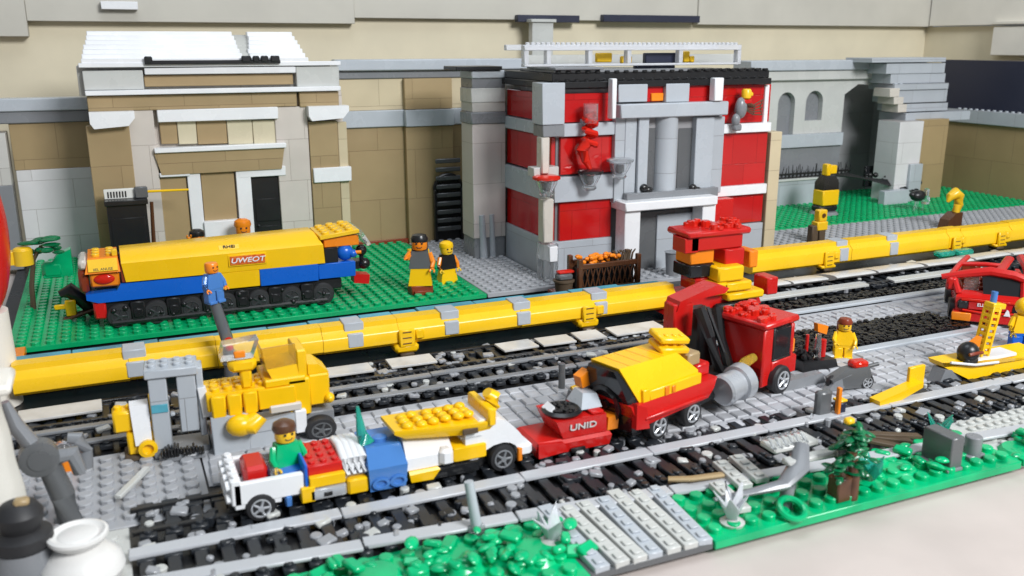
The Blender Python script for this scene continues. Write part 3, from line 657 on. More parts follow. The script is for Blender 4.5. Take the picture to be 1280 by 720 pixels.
MB().ball((.8, .2, 4.05), (.75, .2, .4)).build('red_lamp', 'clear_red', cb)
q = MB(); q.studs(-.2, 1.9, .6, W-.6, 5.7); q.box(1.5, 1.9, .6, 1.2, 5.7, 6.2); q.build('roof_studs', 'skin_yellow', cb)
MB().box(-1.0, -.3, .4, W-.6, 3.0, 4.8, .25).build('cab_end', 'red_brown', t)
MB().box(-.9, -.25, .3, W-.7, 4.85, 5.6, .25).build('white_lamp', 'ivory', t)
q = MB(); q.T = Matrix.Translation((19.2, 2.3, 6.0)) @ Matrix.Rotation(R(-6), 4, 'Y'); q.box(-1.7, 1.7, -2.1, 2.1, -.2, .15); q.studs(-1.6, 1.6, -2, 2, .15, r=.33, jit=.08); q.build('studded_hatch', 'skin_yellow', t)
MB().prism([(20.8, 6.0), (21.1, 6.2), (21.9, 4.9), (21.5, 4.8)], .2, W-.3).build('end_slope', 'clear', t)
MB().box(17.9, 20.9, .5, W-.5, 4.9, 5.75).build('orange_block', 'orange', t)
MB().box(17.85, 19.0, .3, W-.4, 3.6, 4.9).build('dark_gap', 'black', t)
q = MB(); q.ball((19.7, .8, 4.3), (.75, .6, .7)); q.ball((20.3, .5, 4.2), (.4, .35, .35)); q.build('blue_motor', 'blue', t); MB().rod((20.5, .4, 4.3), (21.0, .3, 4.3), .16).build('orange_tap', 'orange', t)
q = MB(); q.box(20.4, 21.4, 1.3, 2.6, 2.6, 3.3); q.ball((21.5, 1.5, 3.0), (.55, .5, .5)); q.ball((21.3, 1.5, 4.2), (.5, .5, .5)); q.rod((21.3, 1.5, 3.2), (21.3, 1.5, 4.2), .2); q.build('coupler', 'black', t)
MB().prism([(20.3, 1.6), (21.6, 1.4), (21.7, 2.2), (20.3, 2.4)], .4, 1.6).build('red_buffer', 'red', t)
MB().box(-.2, .7, .1, .8, .9, 2.3, .15).build('red_buffer', 'red', t)
c = P(96, 398, .45)
t = thing('yellow_hand_truck', 'black and yellow hand truck left of the hopper train', 'hand truck', c)
MB().tube([(1.3, 0, .3), (.6, 0, 1.5), (-.3, .1, 2.4), (-1.0, .1, 2.1)], [.4, .6, .65, .3], 10).build('sack', 'black', t)
q = MB(); q.box(-.7, .1, -.7, -.2, .4, 1.7, .08); q.box(-1.5, -.6, -.6, -.3, 1.0, 1.4, .08); q.build('frame', 'yellow', t)
MB().rod((-.9, -.8, .15), (2.0, -.6, .9), .14).rod((-.9, -.3, .15), (1.6, .2, .8), .14).build('handles', 'brown', t)

# ------------------------------------------------------------------ yellow beams
def beam(label, xs, Y, z0, z1, clips, brackets, dep=1.9):
    t = thing('yellow_beam', label, 'beam', (xs[0], Y, 0), group='yellow monorail beams')
    o_ = org(t)
    for a, b_ in zip(xs, xs[1:]):
        q = MB(o_); dz = random.uniform(-.05, .05); a += .03
        yy = Y + random.uniform(-.06, .06)
        prof = [(yy, z0+.25+dz), (yy+.3, z0+dz), (yy+dep-.2, z0+dz), (yy+dep, z0+.3+dz), (yy+dep, z1-.2+dz), (yy+dep-.25, z1+dz), (yy+.55, z1+dz), (yy+.5, z1-.35+dz), (yy+.06, z1-.75+dz), (yy, z1-.85+dz)]
        q.prism(prof, a, b_, 'x'); q.build('segment', 'yellow_beam', t)
    for xx in clips:
        q = MB(o_); q.box(xx-.55, xx+.55, Y-.08, Y+dep+.08, z0+.3, z1-.6, .05); q.box(xx-.7, xx+.7, Y+.35, Y+dep+.1, z1-.62, z1+.1, .05); q.build('clip', 'grey', t)
    for xx in brackets:
        q = MB(o_); q.box(xx-.6, xx+.6, Y-.35, Y-.08, z0-.1, z1-.7, .08); q.box(xx-.9, xx+.9, Y-.3, Y+1.2, .35, z0+.1, .2); q.box(xx+.65, xx+1.3, Y-.3, Y-.05, z1-1.5, z1-.8, .08); bq = q.build('bracket', 'yellow', t)
        q = MB(o_)
        for k in range(3): q.box(xx-.35, xx+.3, Y-.40, Y-.34, z0+.15+k*.42, z0+.22+k*.42, .01)
        q.build('bracket_marks', 'brown', bq)
        MB(o_).box(xx-.5, xx+.55, Y-.25, Y+1.0, 0, .36, .1).build('foot', 'bark', bq)
    return t
bx = [Q(p, 450, 60)[0] for p in (10, 160, 272, 405, 500, 563, 652, 756, 842)]
bl = beam('long yellow plastic beam running before the green plate, left of red engine', bx, 60, .95, 2.85, [Q(170, 460, 60)[0], Q(445, 430, 60)[0], Q(565, 412, 60)[0], Q(655, 400, 60)[0], Q(752, 372, 60)[0]], [Q(508, 430, 60)[0], Q(735, 395, 60)[0]])
bx = [Q(p, 310, 67.5)[0] for p in (942, 1043, 1065, 1110, 1130, 1186, 1203, 1262)] + [104]
beam('yellow plastic beam right of the red engine in front of grey strip', bx, 67.5, .55, 2.75, [Q(1055, 320, 67.5)[0], Q(1118, 308, 67.5)[0]], [Q(1035, 320, 67.5)[0], Q(1196, 290, 67.5)[0], Q(1252, 285, 67.5)[0]])
# teal strip and blue tiles behind the left beam
q = MB((10, 63, 0)); x_ = -7.5
while x_ < 43:
    l_ = random.uniform(1.5, 5); q.box(x_, x_+l_-.05, 63.0+random.uniform(-.1, .1), 65.6, .0, 1.75+random.uniform(0, .2), .05); x_ += l_
tag(q.build('teal_kerb', 'teal'), 'teal plastic strip of tiles behind the left yellow beam', 'kerb')
c = P(60, 590, 0)
t = MB((-6, 61.9, 0)).box(-8.2, -6.9, 69.5, 71.9, .1, .6).build('orange_tile', 'orange'); tag(t, 'small orange tile at the corner of the green plate', 'tile')

# ------------------------------------------------------------------ tracks
def track(label, x0, x1, yc, half, rails, pitch, sl_mat='sleeper', rail_mat='grey', zr=.55, rw=.55, bits=True, ext=.7, slopes=(0, 0, 0)):
    t = thing('toy_track', label, 'track', (x0, yc, 0), group='toy railway tracks')
    o_ = org(t)
    base = None; k = 0; x = x0
    while x < x1 and k < 70:
        if base is None:
            q = MB(); q.box(0, pitch*.52, rails[0]-ext-yc, rails[-1]+ext-yc, 0, .3, .06)
            q.studs(0, pitch*.52, rails[0]-ext-yc, rails[0]-yc-.1, .3, r=.22, h=.16, pitch=.5, n=8)
            for ry in rails: q.box(-.1, pitch*.6, ry-yc-.6, ry-yc+.6, .05, .34, .05)
            base = q.build('sleeper', sl_mat, t); o = base
        else:
            o = base.copy(); COL.objects.link(o); o.parent = t
        o.location = Vector((x - x0, 0, 0))*S; x += pitch; k += 1
    for ry0, slp in zip(rails, slopes):
        q = MB(o_); x = x0-.4
        while x < x1:
            l_ = min(random.uniform(7, 11), x1 - x)
            ry = ry0 + slp*(x + l_/2 - x0); d = random.uniform(-.09, .09); dz = random.uniform(-.03, .03)
            q.T = Matrix.Translation((x + l_/2, ry+d, dz)) @ Matrix.Rotation(math.atan(slp), 4, 'Z'); q.box(-l_/2, l_/2-.04, -rw/2, rw/2, zr-.2, zr, .05); q.box(-l_/2, l_/2-.04, -.1, .1, .2, zr-.19, .02); q.T = None; x += l_
        q.build('rail', rail_mat, t)
    if bits:
        for m_ in ('track_grey', 'sleeper', 'pale_grey'):
            q = MB(o_)
            for i in range(int((x1-x0)*(2.6 if m_ == 'track_grey' else 1.5 if m_ == 'sleeper' else .7)*(1 if half == 2 else .6))):
                X, Y = random.uniform(x0, x1), random.uniform(rails[0]-ext, rails[-1]+ext); a = random.uniform(.15, .42)
                if random.random() < .5: q.cyl(X, Y, 0, random.uniform(.3, .5), a*.8, None, 9)
                else:
                    q.T = Matrix.Translation((X, Y, .2)) @ Matrix.Rotation(random.uniform(-.4, .4), 4, 'Z') @ Matrix.Rotation(random.uniform(-.3, .3), 4, 'Y'); q.box(-a, a, -a*.8, a*.8, 0, .25, .06); q.T = None
            q.build('clutter', m_, t)['kind'] = 'stuff'
    return t
track('nearest grey railed track along the front of the layout', -.6, 62, 37.6, 2, (36.5, 38.9), 1.12, rw=.85, zr=.5, ext=1.4, slopes=(-.088, -.012), rail_mat='rail_grey')
track('black railed track under the white car and red wagon', -.4, 25.5, 42.0, 1, (41.0, 43.2), 1.12, rail_mat='black', zr=.42, rw=.35, ext=.3)
track('grey railed track with black sleepers behind the street', -7, 42, 54.1, 1, (52.3, 54.7), 1.0, rail_mat='mid_grey', ext=.4)
tb = track('black track with white worn tiles under the left yellow beam', -8, 44, 57.2, 1, (56.0, 58.8), 1.0, rail_mat='black', zr=.45, rw=.3, ext=.3)
x_ = -6.5
while x_ < 42:
    l_ = random.uniform(2.0, 4.6)
    if random.random() < .8: q = MB(org(tb)); q.T = Matrix.Translation((x_, 57.4, .52)) @ Matrix.Rotation(random.uniform(-.04, .04), 4, 'Z') @ Matrix.Rotation(random.uniform(-.05, .03), 4, 'X'); q.box(0, l_, -.9, .95, 0, .16, .03); q.build('white_tile', 'worn_tile', tb)
    x_ += l_ + random.uniform(.1, 1.6)
tb = track('black track with white rounded tiles before the right yellow beam', 46, 100, 63.4, 1, (61, 65.5), 1.1, rail_mat='black', zr=.45, rw=.4, ext=.5)
x_ = 50
while x_ < 98:
    l_ = random.uniform(3.5, 6.5); q = MB(org(tb)); q.T = Matrix.Translation((x_, 64.2, .5)) @ Matrix.Rotation(random.uniform(-.04, .04), 4, 'Z'); q.tube([(0, 0, 0), (l_, 0, 0)], 1.9, 18, .17); q.build('white_tile', 'worn_tile', tb)
    x_ += l_ + random.uniform(.2, 1.2)
q = MB(org(tb)); q.box(50, 63, 60.4, 61.6, .3, .55); q.box(66, 78, 60.3, 61.4, .3, .6); q.build('side_tiles', 'pale_grey', tb)
q = MB(org(tb))
for a in ((78, 66.2), (80.5, 66.0)): q.box(a[0], a[0]+2.2, a[1]-.5, a[1]+.6, .4, 1.0, .2)
q.build('green_tiles', 'clear_teal', tb)

# ------------------------------------------------------------------ right end: arched grey wall, stepped gable, side wall
GY = 99.0
t = thing('arched_wall', 'grey wall with two arched windows and a large dark arch', 'wall', (80, GY, 0), group='brick walls behind the layout')
o_ = org(t)
gz = lambda p, px=1030: Q(px, p, GY)[2]
xa, xb = Q(950, 180, GY)[0], Q(1135, 180, GY)[0]
AX = [Q(a, 160, GY)[0] for a in (1052, 1122)]
MB(o_).box(xa, AX[0], GY+.9, GY+3, .45, gz(100)).build('wall', 'pale_grey_brick', t)
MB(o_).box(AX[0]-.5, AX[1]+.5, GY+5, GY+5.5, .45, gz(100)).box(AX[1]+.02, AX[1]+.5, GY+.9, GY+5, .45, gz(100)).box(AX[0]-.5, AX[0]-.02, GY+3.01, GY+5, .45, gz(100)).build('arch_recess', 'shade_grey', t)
# front leaf with real arched openings: built from piers and an arched head
def arch_open(q, xl_, xr_, z0, z1, zt, y0, y1):
    hw = (xr_-xl_)/2; xm = (xl_+xr_)/2; n = 10
    for i in range(n):
        a0, a1 = math.pi*i/n, math.pi*(i+1)/n
        p0, p1 = (xm+hw*math.cos(a0), z1-hw+hw*math.sin(a0)), (xm+hw*math.cos(a1), z1-hw+hw*math.sin(a1))
        q.prism([p0, (p0[0], zt), (p1[0], zt), p1], y0, y1)
q = MB(o_); zt_, zb_ = gz(100), gz(166)
A1, A2 = (Q(972, 140, GY)[0], Q(993, 140, GY)[0]), (Q(1007, 135, GY)[0], Q(1028, 135, GY)[0])
q.box(xa, A1[0], GY, GY+.85, zb_, zt_, .01); q.box(A1[1], A2[0], GY, GY+.85, zb_, zt_, .01); AX = [Q(a, 160, GY)[0] for a in (1052, 1122)]; q.box(A2[1], AX[0], GY, GY+.85, zb_, zt_, .01); q.box(AX[1], xb, GY, GY+.85, .45, zt_, .01); za_ = [gz(118, 1053), gz(105, 1072), gz(107, 1095), gz(118, 1112), gz(146, 1122)]; xa_ = [AX[0], AX[0]+(AX[1]-AX[0])*.22, AX[0]+(AX[1]-AX[0])*.6, AX[0]+(AX[1]-AX[0])*.86, AX[1]]
for k in range(4): q.prism([(xa_[k], za_[k]), (xa_[k+1], za_[k+1]), (xa_[k+1], zt_), (xa_[k], zt_)], GY, GY+.85)
q.box(0+A2[0]-.01, A2[0], GY+.1, GY+.2, zb_, zb_+.1, .001)
arch_open(q, A1[0], A1[1], zb_, gz(114), zt_, GY, GY+.85); arch_open(q, A2[0], A2[1], gz(150), gz(113), zt_, GY, GY+.85); q.box(A2[0], A2[1], GY, GY+.85, zb_, gz(150), .01)
q.build('arcade', 'pale_grey', t)
q = MB(o_)
for a in (A1, A2): q.box(a[0]-.1, a[1]+.1, GY+.86, GY+.89, zb_, zt_-.8, .005)
q.build('niche', 'mid_grey', t)
MB(o_).box(xa, AX[0], GY-.5, GY+.84, gz(182), zb_-.01).build('sill', 'grey', t)
MB(o_).box(xa, AX[0], GY-.1, GY+.84, gz(250), gz(182.3)).build('lower_wall', 'mid_grey', t)
MB(o_).box(xa, xb, GY-.6, GY+3, gz(99.7), gz(88), .1).build('band', 'pale_grey', t)
MB(o_).box(xa-3, xb+1, GY-.9, GY+3, gz(87.7), gz(75), .12).build('coping', 'grey', t)
t = thing('grey_ledge', 'low grey brick ledge under the arched wall, left of the dark arch', 'ledge', (82, 97, 0))
x0, x1, z0, z1 = fr(955, 226, 1032, 262, 97)
MB(org(t)).box(x0, x1, 97, 98.8, .45, z1).build('body', 'grey_brick', t); MB(org(t)).box(x0, x1+.1, 96.8, 98.85, z1, z1+.3).build('top', 'pale_grey', t)
t = thing('black_railing', 'spiky black railing and rails lying on the grey ledge', 'railing', (84, 97.5, z1+.3))
q = MB(org(t)); zz = z1+.31
for k in range(46):
    X = x0 + .3 + k*.33; q.rod((X, 97.3+.3*(k % 2), zz), (X+random.uniform(-.15, .15), 97.4, zz+random.uniform(.7, 1.9)), .1, .04, 6)
q.box(x0, x0+15.2, 97.2, 97.6, zz+.45, zz+.7, .05); q.box(x0, x0+15.2, 97.3, 97.5, zz, zz+.2, .05); q.build('railing', 'black', t)
q = MB(org(t))
for k in range(7): q.rod((x0+9+k*.7, 96.6-.1*k, zz+.4), (104-.1*k, 93.2-.2*k, 3.0-.22*k), .12, None, 6)
for k in range(14): u = random.random(); q.ball((97+u*7.4, 95.6-u*2.4, 3.6-u*.6+random.random()*.7), random.uniform(.15, .42), 7, 5)
q.rod((104.2, 93.0, 2.4), (104.3, 93, 5.8), .1, .05, 6); q.ball((104, 93, 3), (.9, .4, .4), 8, 5); q.build('fallen_rails', 'black', t)
MB(org(t)).box(99.0, 100.6, 97.8, 98.2, 2, 5.0).build('black_frame', 'dark_glass', t)
# stepped gable
t = thing('stepped_gable', 'stepped grey brick gable above white pillar at the right corner', 'gable', (100, 95.5, 0))
o_ = org(t); SY = 95.5
for a in ((1084, 72, 1176, 78, .9), (1104, 79, 1177, 92, .6), (1110, 92, 1178, 104, .5), (1113, 104.2, 1180, 112, .8), (1118, 112, 1180, 128, .55), (1124, 129, 1181, 139, .5), (1126, 139.5, 1206, 151, .9)):
    x0, x1, z0, z1 = fr(*a[:4], SY); q = MB(o_); q.box(x0, x1, SY-a[4], SY+4, z0+.02, z1)
    if a[1] in (92, 104.2, 112): q.studs(x0, x0+2, SY-a[4], SY-a[4]+1, z1, r=.3)
    q.build('step', 'grey_brick', t)
q = MB(o_)
for a in ((1107, 110, 1119, 121), (1112, 121, 1124, 130), (1117, 130, 1128, 140)):
    x0, x1, z0, z1 = fr(*a, SY-.2); q.box(x0, x1, SY-1.0, SY+2, z0, z1)
q.build('tan_corbel', 'ivory', t)
t = thing('corner_pillar', 'white and tan brick pillar below the stepped grey gable', 'pillar', (104, 93, 0))
o_ = org(t)
x0, x1, z0, z1 = fr(1120, 152, 1149, 262, 93); MB(o_).box(x0, x1, 93, 97, .45, z1).build('white_shaft', 'white_brick', t)
x2 = Q(1179, 200, 93)[0]; MB(o_).box(x1+.02, x2+.6, 93.3, 98, .45, z1+.1).build('tan_shaft', 'tan_brick', t)
x0, x1, z0, z1 = fr(1133, 205, 1148, 262, 92.9); MB(o_).box(x0, x1, 92.5, 92.98, .45, z1).build('grey_panel', 'grey_brick', t)
x0, x1, z0, z1 = fr(1104, 238, 1134, 262, 92); MB(o_).box(x0, x1, 91.8, 92.9, .45, z1).build('grey_step', 'grey', t)
WX = 118.2
t = thing('side_wall', 'tan side wall under grey coping and tall black band, far right', 'wall', (WX, 100, 0), group='brick walls behind the layout')
o_ = org(t)
za = onX(1225, 155, WX)[2]; zb2 = onX(1225, 138, WX)[2]; zc2 = onX(1225, 75.5, WX)[2]
MB(o_).box(WX, WX+2, 60, 103.9, .0, za).build('panel', 'tan_brick', t)
MB(o_).box(WX-.5, WX+2, 60, 103.9, za, zb2, .1).studs(WX-.45, WX+.5, 60, 100, zb2, r=.3).build('coping', 'grey_brick', t)
MB(o_).box(WX-.05, WX+2, 60, 103.8, zb2, zc2, .05).build('black_band', 'navy', t)

# beacon, grill, birds on the right plate
c = P(1030, 268, .45)
t = thing('yellow_beacon', 'stout yellow and black toy machine standing on green plate before the grey ledge', 'machine', c)
MB().lathe([(1.7, 0), (1.8, .15), (1.5, .5)], 0, 0, 20).build('base_plate', 'mid_grey', t)
MB().box(-1.5, 1.5, -.9, 1.0, .5, 1.3, .25).build('track_base', 'black', t); MB().box(-1.3, 1.4, -.95, 1.0, 1.3, 3.3, .12).build('body', 'yellow', t)
MB().loft([[(-1.2, -.8, 3.3), (1.3, -.8, 3.3), (1.3, .9, 3.3), (-1.2, .9, 3.3)], [(-1.2, -.8, 4.2), (1.3, -.8, 4.2), (1.3, .9, 4.2), (-1.2, .9, 4.2)], [(-.7, -.5, 5.1), (.9, -.5, 5.1), (.9, .6, 5.1), (-.7, .6, 5.1)]]).rod((1.0, 0, 4.6), (1.7, 0, 4.3), .25).build('shoulder', 'black', t)
MB().box(-.6, .1, -.5, .5, 5.1, 6.6, .1).box(.1, 1.2, -.4, .5, 5.3, 6.4, .1).build('head', 'yellow', t)
c = P(1148, 264, .45)
t = thing('barbecue_grill', 'small black grill on clear legs beside the corner pillar', 'grill', c)
MB().ball((-.4, 0, 2.1), (1.2, .8, .75)).ball((-1.4, 0, 2.3), (.5, .4, .4)).build('bowl', 'black', t)
q = MB(); q.rod((-.9, 0, 0), (-.7, 0, 1.6), .14).rod((.7, 0, 0), (.5, 0, 1.8), .14).rod((.1, .5, 0), (0, .3, 1.6), .14); q.build('legs', 'clear', t)
MB().lathe([(.4, .9), (.55, 1.1), (.5, 1.9), (.3, 2.0), (.35, 2.9), (.1, 3.0)], 1.1, 0, 14).build('canister', 'clear', t)
c = P(1187, 286, .45)
t = thing('yellow_bird', 'yellow hooked bird toy perched on dark brown block behind the right beam', 'bird', c)
MB().prism([(-1.2, 0), (1.2, 0), (1.2, 2.0), (.2, 2.0), (-.9, 1.2)], -.6, .8).build('block', 'brown', t)
MB().tube([(.6, 0, 1.9), (1.0, 0, 2.9), (.9, 0, 3.9), (.2, 0, 4.3), (-.6, 0, 3.9), (-.9, 0, 3.3)], [.45, .55, .6, .7, .5, .15], 12).build('body', 'skin_yellow', t)
c = P(1020, 303, .43)
t = thing('yellow_robot', 'small yellow toy robot with dark legs behind the right beam', 'robot', c)
MB().box(-1.0, -.1, -.4, .5, 0, 2.0, .1).build('leg', 'bark', t); MB().box(.05, .95, -.4, .5, 0, 2.0, .1).build('leg', 'bark', t)
MB().box(-.4, 1.1, -.5, .6, 1.4, 2.4, .1).box(-.2, 1.0, -.4, .5, 2.4, 3.7, .12).build('body', 'skin_yellow', t); MB().axis([(.25, 0), (.25, .08)], (.4, -.42, 3.1), (0, -1, 0), 12).build('eye', 'brown', t)
# facade ornament with yellow head
c = Q(930, 138, RY-1.0)
t = thing('winged_figurine', 'grey figurine with yellow head and net wing mounted on the red facade', 'figurine', c, sc_=1.3)
MB().ball((-.3, 0, .2), (.5, .4, .8)).ball((-.7, 0, -.7), (.35, .3, .5)).box(-.9, -.2, -.2, .3, -1.5, -1.0, .1).box(-.3, .1, .3, 1.0, -.2, .2).build('body', 'mid_grey', t)
MB().lathe([(.25, .85), (.36, .95), (.38, 1.45), (.28, 1.6)], .05, -.1, 14).box(.0, .55, -.35, .15, 1.05, 1.35, .08).build('head', 'skin_yellow', t); MB().box(-.3, .5, -.35, .25, .45, .85, .12).build('red_collar', 'red', t)
q = MB()
for k in range(5): q.tube([(0, 0, .3-.05*k), (.8, -.1, .4-.18*k), (1.7, 0, .75-.28*k)], .05, 6)
q.tube([(1.7, 0, .8), (1.5, 0, .2), (1.7, 0, -.4)], .05, 6).tube([(.9, -.1, .45), (.85, -.1, -.3)], .04, 6); q.build('net_wing', 'bark', t)
MB().tube([(0, -.1, .6), (.7, -.2, .3)], [.22, .14], 8).build('arm', 'brown', t)

# ------------------------------------------------------------------ red monorail engine at the beam gap
EY = 58.6
t = thing('monorail_engine', 'red yellow and black stacked engine in the gap between the yellow beams', 'engine', (41.5, EY, 0))
o_ = org(t)
def eb(name, m, rect, dep=3.4, proud=0, b=.1, z0_=None):
    x0, x1, z0, z1 = fr(*rect, EY)
    if z0_ is not None: z0 = z0_
    dep *= .66; x0 += dep*.4
    return MB(o_).box(x0, x1, EY - proud, EY + dep, z0, z1, b).build(name, m, t)
eb('roof', 'red', (849, 289, 926, 312), 3.6, .3)
x0, x1, z0, z1 = fr(856, 286, 934, 297, EY); MB(o_).box(x0, x1, EY-.6, EY+2.6, z0+.2, z1, .15).box(x0-.1, x0+1.2, EY-.3, EY+1.5, z0-1.0, z0+.2).build('visor', 'red', t)
q = MB(o_)
for k in range(30): X, Y = random.uniform(x0+1.5, x1-.3), random.uniform(EY-.4, EY+2.3); q.cyl(X, Y, z1-.02, z1+random.uniform(.2, .55), random.uniform(.22, .38), None, 9)
q.build('roof_studs', 'clear_red', t)
eb('orange_band', 'orange', (852, 312.3, 893, 331), 3.3); eb('black_band', 'dark_glass', (849, 331.3, 892, 347), 3.5, .2); eb('lower_hull', 'red_brick', (858, 347.3, 900, 364), 3.3)
eb('red_block', 'red', (893.3, 310, 926, 331), 2.6, .5); eb('orange_joint', 'orange', (926.3, 313, 945, 334), 2.5, .3)
q = MB(o_)
for a in ((886, 352, 905, 367), (893, 331.5, 925, 350), (900, 350.3, 935, 362), (905, 362.3, 950, 372)): x0, x1, z0, z1 = fr(*a, EY-.8); q.box(x0, x1, EY-1.4, EY+2, z0, z1, .15)
q.build('yellow_steps', 'yellow', t)
x0, x1, z0, z1 = fr(842, 366, 945, 400, EY); MB(o_).prism([(x0, z0+.6), (x0+1.2, z1-.1), (x1-3, z1), (x1-.6, z1+.1), (x1, z1-1.2), (x1-1, z0+.9), (x0+4, z0)], EY-.6, EY+3.2).build('red_base', 'red', t)
x0, x1, z0, z1 = fr(893, 374, 942, 408, EY-.9); MB(o_).box(x0, x1, EY-1.2, EY-.62, z0+.5, z1-.2, .2).build('black_intake', 'black', t)
MB(o_).box(x0-1.5, x1+.3, EY-.3, EY+3, .3, z0+1.2, .1).build('bogie', 'black', t)
eb('red_nose', 'red', (947, 345, 966, 366), 1.8, .7)

# ------------------------------------------------------------------ articulated crane truck
CT = P(820, 549, .1)
t = thing('crane_truck', 'red articulated truck with yellow hood and black lift arms beside the track', 'truck', (CT[0], CT[1], 0.1), 15.5)
inv = (Matrix.Translation((CT[0], CT[1], .1)) @ Matrix.Rotation(R(15.5), 4, 'Z')).inverted()
def AB():
    q = MB(); q.T = inv; return q
MB().box(-1.6, 13.2, .6, 3.0, .7, 1.3, .1).box(-1.4, 5, .2, 3.3, .9, 1.5, .1).box(4, 9.5, .4, 3.2, .8, 1.6, .1).tube([(5, .6, 1.2), (11, .5, 1.0)], .35, 8).build('chassis', 'black', t)
for x_ in (0, 2.95): wheel(t, x_, .15, .85, .85, .7)
wheel(t, 11.5, -.15, .95, .95, .7)
for x_ in (0, 2.95, 11.5): wheel(t, x_, 3.5, .85, .85, .7)
q = MB(); q.loft([[(-1.9, -.35, 1.3), (4.3, -.2, 1.5), (4.3, 3.6, 1.5), (-1.9, 3.6, 1.3)], [(-2.2, -.5, 1.8), (4.6, -.35, 2.1), (4.6, 3.7, 2.1), (-2.2, 3.7, 1.8)], [(-2.5, -.3, 2.7), (5.2, -.1, 2.6), (5.2, 3.5, 2.6), (-2.5, 3.5, 2.7)]])
q.box(-1.6, 3.6, -.62, -.38, 1.75, 1.95, .05); q.build('red_bed', 'red', t)
MB().prism([(-2.3, 1.4), (-1.2, 1.2), (-1.5, 2.5), (-2.3, 2.9)], -.55, -.2).build('red_flank', 'red', t); MB().box(4.0, 5.2, .5, 3, 2.6, 3.4, .1).build('red_block', 'red', t)
h = MB(); h.loft([[(-1.5, -.1, 2.5), (3.6, .0, 2.6), (3.6, 3.4, 2.6), (-1.5, 3.5, 2.5)], [(-2.0, .0, 3.3), (3.5, .05, 3.4), (3.5, 3.4, 3.4), (-2.0, 3.4, 3.3)], [(-2.5, .7, 4.65), (2.3, .7, 4.55), (2.3, 2.9, 4.55), (-2.5, 2.9, 4.65)]])
h.box(-.9, 3.55, -.22, .0, 2.6, 3.25, .05).box(-1.45, -.9, -.24, .05, 2.2, 3.4, .05); h = h.build('hood', 'yellow', t)
q = MB()
for k in range(4): q.box(-1.7+k*.95, -1.64+k*.95, .72, 2.85, 4.5, 4.645-.02*k, .01)
q.build('hood_seams', 'orange', h)
MB().box(.3, .65, -.3, -.2, 2.65, 3.2, .03).box(.9, 1.2, -.3, -.2, 2.7, 3.1, .03).build('orange_vent', 'orange', t)
q = MB(); q.loft([[(-2.1, -.1, .8), (-1.4, -.1, .8), (-1.4, 3.4, .8), (-2.1, 3.4, .8)], [(-2.3, -.05, 2.4), (-1.6, -.05, 2.4), (-1.6, 3.4, 2.4), (-2.3, 3.4, 2.4)], [(-2.6, .15, 3.3), (-1.9, .1, 3.3), (-1.9, 3.3, 3.3), (-2.6, 3.3, 3.3)], [(-2.8, .8, 4.5), (-2.52, .8, 4.5), (-2.52, 2.8, 4.5), (-2.8, 2.8, 4.5)]])
q.axis([(1.1, -.2), (1.15, .25), (.9, .3), (.85, .1), (.3, .1), (.25, .3)], (-2.3, 1.7, 2.3), (-1, 0, -.1), 20); q.build('black_intake', 'dark_glass', t)
MB().prism([(-3.1, 3.0), (-2.5, 3.1), (-2.6, 4.0), (-3.3, 3.7)], 2.9, 3.5).build('orange_fin', 'orange', t)
q = MB()
for k, zz in enumerate((4.5, 5.1)):
    q.T = Matrix.Translation((2.55, 1.6, zz)) @ Matrix.Rotation(R(9), 4, 'Y') @ Matrix.Rotation(R(-12), 4, 'Z') @ Matrix.Rotation(R(14), 4, 'X')
    q.box(-1.05, 1.05, -.75, .75, 0, .38, .1)
    for u in (-.5, .1, .6): q.cyl(u, -.3, .36, .46, .16)
q.T = None; q.box(2.0, 3.2, 1.1, 2.3, 4.0, 4.6, .05); q.build('engine_cover', 'yellow', t)
MB().box(3.3, 4.4, .6, 3, 3.4, 4.2, .1).build('tan_spacer', 'tan', t)
q = MB(); q.axis([(.85, 0), (.98, .15), (.98, .5), (.9, .55), (.9, 1.5), (1.1, 1.55), (1.15, 2.2), (.9, 2.35), (.5, 2.4)], (5.5, -.2, 1.6), (1, .03, .08), 26); q.build('silver_tank', 'silver', t)
# front cab
X0, X1, W_ = 9.9, 13.2, 3.6
cb = MB(); cb.box(X0, X0+1.0, .0, W_, .6, 4.5, .1); cb.box(X0, X1, .05, W_-.05, .6, 2.0, .1); cb.box(X1-.35, X1, .0, .4, 2.0, 4.4, .08); cb.box(X1-.4, X1, W_-.4, W_, 2.0, 4.4); cb.box(X0+.9, X1+.3, -.1, .3, 1.0, 2.2, .08)
cb = cb.build('cab', 'red', t)
MB().box(X0+1.0, X1-.3, .12, W_-.1, 2.0, 4.3, .05).box(X0+1.01, X1-.36, .02, .12, 2.2, 4.25, .03).build('window', 'dark_glass', cb)
MB().box(X0+1.0, X0+1.25, -.02, .2, 2.1, 4.4, .04).box(X0+1.0, X1-.3, -.03, .15, 2.05, 2.3, .04).build('window_frame', 'black', cb)
q = MB(); q.box(X0-.2, X1+.2, -.2, W_+.2, 4.5, 4.95, .14); q.build('cab_roof', 'red', cb)
q = MB()
for k in range(34): X, Y = random.uniform(X0+.1, X1-.2), random.uniform(.2, W_-.2); q.cyl(X, Y, 4.93, 4.97+random.uniform(.15, .4), random.uniform(.2, .36), None, 9)
q.build('roof_studs', 'clear_red', cb)
MB().box(X1+.02, X1+.5, .2, 1.0, 2.2, 3.2, .1).build('orange_lamp', 'orange', cb)
MB().tube([(X0-2.0, .6, 1.9), (X0-1.2, .5, 2.5), (X0-.2, .6, 2.6)], [.3, .36, .3], 10).build('yellow_hose', 'clear_amber', t)
